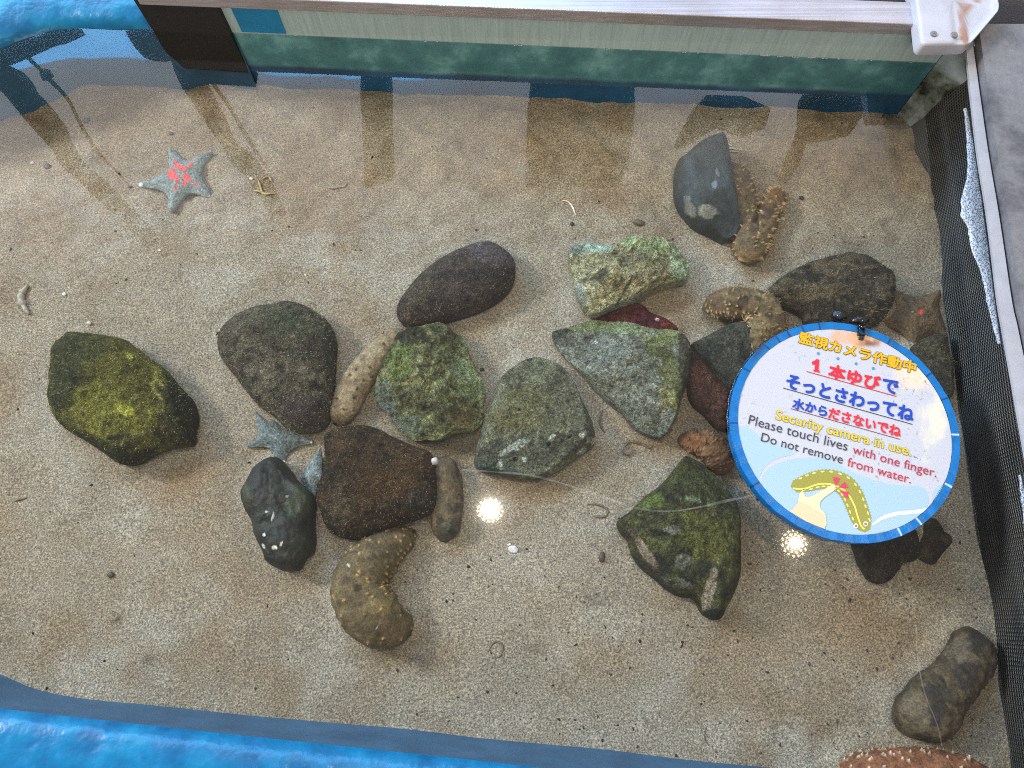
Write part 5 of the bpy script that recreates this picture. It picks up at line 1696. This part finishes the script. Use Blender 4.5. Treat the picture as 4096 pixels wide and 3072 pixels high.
bit("pebble", 131, 652, 10, 8, 0, (190, 182, 178), "pale pebble next to the dark one at the far left", "pebble", group=GP)
bit("pebble", 2730, 825, 7, 7, 0, (230, 226, 214), "tiny white pebble at the lower left of the charcoal stone", "pebble", group=GP)
bit("pebble", 522, 748, 10, 6, 0, (44, 38, 34), "dark chip at the left tip of the red starfish", "pebble", group=GP)
bit("pebble", 1005, 715, 10, 6, 15, (236, 226, 196), "cream chip beside the twiggy coral", "pebble", group=GP)
bit("pebble", 445, 2300, 13, 11, 0, (70, 58, 44), "dark brown pebble on the open sand at lower left", "pebble", group=GP)
bit("pebble", 2408, 2230, 12, 20, 10, (72, 52, 42), "brown pebble left of the pointed mossy rock", "pebble", group=GP)
bit("pebble", 3128, 875, 14, 9, 20, (190, 172, 146), "cream flake right of the folded spiny cucumber", "pebble", group=GP)
bit("shell", 2053, 2198, 20, 15, 10, (205, 196, 196), "pale disc standing in for a faint ghost of the mirrored lamp", "shell", 0.35)  # faint lamp reflection put in as a solid disc
bit("shell", 2037, 2178, 9, 4, -15, (226, 210, 190), "sliver of white shell above the pale disc", "shell", 0.4)
o = bit("bead", 1740, 1846, 15, 15, 0, (186, 178, 172), "small shiny grey bead at the corner of the rusty boulder", "bead", 0.9, z=SAND_Z + 0.05)


def squiggle(name, pts, width, rgb, label, cat, group=None):
    c = catmull([(p[0], p[1]) for p in pts], 40, False)
    P3 = []
    for p in c:
        w = W(p[0], p[1], SAND_Z + 0.003)
        P3.append((w[0], w[1], sand_z(w[0], w[1]) + width * 0.4))
    P3 = np.array(P3)
    t = np.gradient(P3[:, :2], axis=0); t /= np.linalg.norm(t, axis=1)[:, None] + 1e-9
    nr = 8
    V = []
    for i in range(40):
        k = width * (0.75 + 0.35 * noise.noise((i * 0.5, P3[0, 0] * 50, 0))) * math.sqrt(max(0.05, math.sin(math.pi * (i + 0.5) / 40)))
        for j in range(nr):
            a = 2 * math.pi * j / nr
            V.append((P3[i, 0] - t[i, 1] * k * math.cos(a), P3[i, 1] + t[i, 0] * k * math.cos(a), P3[i, 2] + k * math.sin(a)))
    f = []
    for i in range(39):
        for j in range(nr):
            f.append((i * nr + j, i * nr + (j + 1) % nr, (i + 1) * nr + (j + 1) % nr, (i + 1) * nr + j))
    f.append(tuple(range(nr))); f.append(tuple(39 * nr + j for j in range(nr)))
    V = np.array(V)
    c0_ = V.mean(0)
    o = link_mesh(name, V - c0_, f, M_BIT, cols=np.tile(np.array(lin(rgb)), (len(V), 1)))
    bmn = bmesh.new(); bmn.from_mesh(o.data); bmesh.ops.recalc_face_normals(bmn, faces=bmn.faces); bmn.to_mesh(o.data); bmn.free()
    o.location = tuple(c0_)
    tag(o, label, cat, group)
    return o


squiggle("shell", [(2250, 797), (2275, 800), (2290, 820), (2298, 845), (2304, 858)], 0.0022, (226, 214, 196), "thin curved white shell on the sand above the cream rock", "shell")
tw = empty("coral_twig", W(1045, 745, SAND_Z))
tag(tw, "small beige branching coral twig right of the red starfish", "coral")
for pts, w_ in (([(1030, 715), (1040, 740), (1048, 765), (1070, 775)], 0.0026), ([(1050, 715), (1072, 705), (1085, 722)], 0.0028), ([(1010, 758), (1035, 762), (1060, 772), (1090, 770)], 0.003)):
    s_ = squiggle("branch", pts, w_, (176, 156, 112), None, None)
    for k in list(s_.keys()):
        pass
    adopt(s_, tw)
squiggle("coral_twig", [(1312, 752), (1335, 755), (1360, 748), (1378, 748), (1388, 732)], 0.003, (150, 136, 112), "single sandy coral twig lying further right at the back", "coral")
squiggle("coral_piece", [(110, 1140), (85, 1170), (82, 1200), (100, 1235), (115, 1255)], 0.0075, (158, 144, 126), "blurry pale pinkish lump at the left picture edge", "coral")
GW = "worm casts on the sand"
for pts, w_, lb in (([(2495, 1790), (2520, 1765), (2570, 1775), (2600, 1790), (2615, 1775)], 0.003, "thick worm cast below the grey triangular slab"),
                    ([(2490, 1800), (2505, 1815), (2530, 1808), (2528, 1790)], 0.0022, "small looped worm cast at the left end of the thick one"),
                    ([(2350, 2015), (2400, 2020), (2430, 2040), (2420, 2065), (2375, 2068)], 0.0022, "hook shaped worm cast left of the pointed mossy rock"),
                    ([(55, 2005), (80, 1998), (110, 1992)], 0.0022, "short dark worm cast at the left picture edge"),
                    ([(1950, 2610), (1975, 2570), (2010, 2580), (2000, 2625), (1965, 2632)], 0.0016, "ring shaped worm cast on the lower sand"),
                    ([(2410, 1640), (2400, 1690), (2420, 1730)], 0.0024, "upright worm cast between the holed stone and the grey slab"),
                    ([(2828, 2910), (2822, 2950), (2838, 2985)], 0.0014, "thin worm cast near the bottom edge"),
                    ([(2650, 820), (2660, 828), (2672, 838)], 0.0012, "fine worm cast beside the charcoal stone")):
    squiggle("worm_cast", pts, w_, (100, 84, 64), lb, "worm cast", GW)


def ribs(name, pts, label):
    pass


# pale ribbed shell fragments at the top of the charcoal stone
for k, (x0, y0, x1, y1) in enumerate(((2905, 572, 2930, 578), (2908, 590, 2950, 594), (2912, 603, 2958, 604))):
    squiggle("shell_fragment", [(x0, y0), ((x0 + x1) / 2, y0 - 3), (x1, y1)], 0.0024, (176, 168, 150), ("upper", "middle", "lower")[k] + " pale shell rib beside the tip of the charcoal stone", "shell", "shell ribs by the charcoal stone")


def grit():
    rnd = random.Random(5)
    V, F, Cc = [], [], []

    def put(px, py, r, rgb):
        w = W(px, py, SAND_Z)
        z0 = sand_z(w[0], w[1])
        b0 = len(V)
        m = rnd.randint(5, 7)
        st_, rot = rnd.uniform(0.6, 1.5), rnd.uniform(0, 3.14)
        for j in range(m):
            a = 2 * math.pi * j / m
            x, y = r * math.cos(a) * st_ * rnd.uniform(0.6, 1.2), r * math.sin(a) / st_ * rnd.uniform(0.6, 1.2)
            V.append((w[0] + x * math.cos(rot) - y * math.sin(rot), w[1] + x * math.sin(rot) + y * math.cos(rot), z0 - 0.0004))
        V.append((w[0], w[1], z0 + r * 0.7 + 0.0006))
        for j in range(m):
            F.append((b0 + j, b0 + (j + 1) % m, b0 + m))
        Cc.extend([lin(rgb)] * (m + 1))

    for _ in range(2600):
        px, py = rnd.uniform(-50, 3950), rnd.uniform(400, 3050)
        dens = 0.12 + 0.75 * max(0, min(1, (px - 1400) / 1200)) * max(0, min(1, (py - 1900) / 400)) + 0.4 * max(0, min(1, (px - 2600) / 600)) * (1 if py < 1300 else 0)
        if rnd.random() > dens:
            continue
        r = 0.0006 + 0.0024 * rnd.random() ** 2.4
        put(px, py, r, rnd.choice([(44, 38, 30), (58, 48, 36), (74, 60, 46), (36, 32, 28)]))
    for _ in range(110):
        put(rnd.uniform(0, 3900), rnd.uniform(450, 3000), rnd.uniform(0.0003, 0.0009), rnd.choice([(220, 210, 190), (200, 180, 156), (232, 226, 214)]))
    o = link_mesh("grit", V, F, M_BIT, cols=Cc, smooth=False)
    tag(o, "black and white grit strewn over the sand", "grit", kind="stuff")


grit()

# ------------------------------------------------------------------ overhead: what the water mirrors
m_dark = plain("dark_matte", lin((18, 18, 20)), 0.95, spec=0.05)
CZ = 2.3
za = zoomf(0, 0, 0.6329)
zc2 = zoomf(1300, 0, 0.6329)
ze = zoomf(2600, 0, 0.6763)


def overhead(name, px_pts, label, z=CZ, thick=0.05, sm=0):  # silhouette added out of view, shaped to blot out mirrored sky
    pts = catmull(px_pts, sm, True) if sm else px_pts
    poly = [R(p[0], p[1], z)[:2] for p in pts]
    o = from_bm(name, prism(poly, z, z + thick), m_dark)
    tag(o, label, "silhouette", kind="structure")
    return o


def band(l_, r_):
    return l_ + r_[::-1]


overhead("overhead_silhouette", za(band([(-300, 300), (0, 570), (130, 730), (300, 920), (400, 1060), (600, 1240), (780, 1400), (1000, 1600)], [(-200, 260), (20, 390), (150, 460), (215, 570), (330, 680), (400, 800), (480, 960), (560, 1050), (700, 1180), (900, 1370), (1060, 1560)])), "dark curved silhouette added overhead, mirrored at the far left")
overhead("overhead_silhouette", za(band([(960, 120), (1060, 330), (1150, 560), (1250, 700), (1340, 830), (1460, 1020), (1560, 1120), (1700, 1330)], [(1120, 120), (1190, 330), (1300, 500), (1400, 700), (1500, 900), (1620, 1000), (1720, 1150), (1790, 1300)])), "dark silhouette added overhead, mirrored below the black end panel", z=2.25)
overhead("overhead_silhouette", [(-200, 285), (0, 196), (100, 156), (215, 124), (300, 112), (330, 118), (200, 168), (90, 205), (0, 242), (-200, 330)], "dark slanting silhouette added overhead, mirrored along the far left waterline", z=2.4)
overhead("overhead_silhouette", za([(790, 200), (830, 270), (880, 320), (950, 345), (1020, 350), (1100, 340), (1100, 200), (900, 180)]), "dark rounded silhouette added overhead beside the second one", z=2.2)
overhead("overhead_silhouette", zc2(band([(215, 300), (225, 580), (250, 1150)], [(415, 300), (415, 580), (430, 1100)])), "short dark silhouette added overhead, mirrored at the back", z=2.3)
overhead("overhead_silhouette", zc2(band([(1310, 300), (1300, 480), (1280, 700), (1270, 1150)], [(1950, 300), (1960, 500), (1960, 800), (1880, 1150)])), "wide dark silhouette added overhead, mirrored right of the short one", z=2.3)
overhead("overhead_silhouette", ze([(260, 640), (330, 560), (560, 560), (720, 640), (700, 720), (560, 770), (400, 730), (180, 850), (150, 830)]), "dark ragged silhouette added overhead, mirrored above the charcoal stone", z=2.3)
overhead("overhead_silhouette", ze([(900, 560), (1260, 560), (1250, 690), (1200, 765), (1060, 795), (930, 810), (880, 980), (800, 1080), (760, 1060), (840, 850), (890, 720)]), "dark angled silhouette added overhead, mirrored at the back right", z=2.3)


def rope(px_pts, rad, knot=None, label=""):
    c = catmull(px_pts, 40, False)
    p3 = np.array([R(p[0], p[1], 2.15) for p in c])
    t = np.gradient(p3, axis=0); t /= np.linalg.norm(t, axis=1)[:, None]
    V, F = [], []
    for i in range(40):
        s1 = np.cross(t[i], (0, 0, 1.0)); s1 /= np.linalg.norm(s1)
        s2 = np.cross(t[i], s1)
        k = rad * (1 - 0.5 * i / 40)
        for j in range(8):
            a = j * math.pi / 4
            V.append(p3[i] + (s1 * math.cos(a) + s2 * math.sin(a)) * k)
    for i in range(39):
        for j in range(8):
            F.append((i * 8 + j, i * 8 + (j + 1) % 8, (i + 1) * 8 + (j + 1) % 8, (i + 1) * 8 + j))
    o = link_mesh("rope", V, F, m_dark)
    tag(o, label, "rope", kind="structure")
    if knot:
        bm = bmesh.new()
        p = R(knot[0], knot[1], 2.15)
        blob(bm, p, 0.03, 0.03, 0.025, 2.0)
        from_bm("knot", bm, m_dark, o, True)


rope(za([(120, 300), (140, 330), (280, 460), (400, 590), (480, 730), (550, 860), (600, 940), (700, 1050), (820, 1175)]), 0.012, za([(300, 475)])[0], "dark rope overhead with a knot, mirrored at the far left")
rope(za([(1290, 400), (1310, 460), (1380, 570), (1470, 710), (1560, 860), (1640, 990), (1700, 1080)]), 0.013, None, "dark rope overhead mirrored beside the second silhouette")

# spot lamps whose glints stand on the water
m_led = bpy.data.materials.new("led")
m_led.use_nodes = True
nt = m_led.node_tree
nt.nodes.remove(nt.nodes["Principled BSDF"])
em = nt.nodes.new("ShaderNodeEmission")
em.inputs[0].default_value = (1.0, 0.84, 0.58, 1)
em.inputs[1].default_value = 34.0
nt.links.new(em.outputs[0], [x for x in nt.nodes if x.type == "OUTPUT_MATERIAL"][0].inputs[0])
m_house = plain("lamp_housing", lin((60, 60, 62)), 0.5)


def spot(px, py, label, power, lz=2.6, squash=1.0):
    p = R(px, py, lz)
    root = empty("ceiling_lamp", p)
    tag(root, label, "lamp", "spot lamps over the pool", "structure")
    bm = bmesh.new()
    bmesh.ops.create_cone(bm, cap_ends=True, segments=32, radius1=0.075, radius2=0.06, depth=0.1, matrix=Matrix.Translation((p[0], p[1], lz + 0.056)))
    adopt(from_bm("housing", bm, m_house), root)
    bm = bmesh.new()
    for rr, m_ in ((0.0, 1), (0.021, 6), (0.041, 11), (0.058, 15)):
        for k in range(m_):
            a = 2 * math.pi * k / m_ + rr * 20
            bmesh.ops.create_circle(bm, cap_ends=True, segments=12, radius=0.0072, matrix=Matrix.Translation((p[0] + rr * math.cos(a), p[1] + rr * math.sin(a) * squash, lz)) @ Matrix.Rotation(math.pi, 4, "X"))
    adopt(from_bm("led_cluster", bm, m_led), root)
    sl = bpy.data.lights.new("spot_light", "SPOT")
    sl.energy = power
    sl.color = (1.0, 0.86, 0.68)
    sl.spot_size = math.radians(75)
    sl.spot_blend = 0.8
    sl.shadow_soft_size = 0.013
    so = bpy.data.objects.new("spot_light", sl)
    so.location = (p[0], p[1], lz - 0.02)
    so.rotation_euler = (0, 0, 0)
    COL.objects.link(so)


spot(1960, 2040, "round LED spot lamp overhead mirrored in the middle of the water", 50)
spot(3175, 2175, "round LED spot lamp overhead mirrored below the sign", 18)
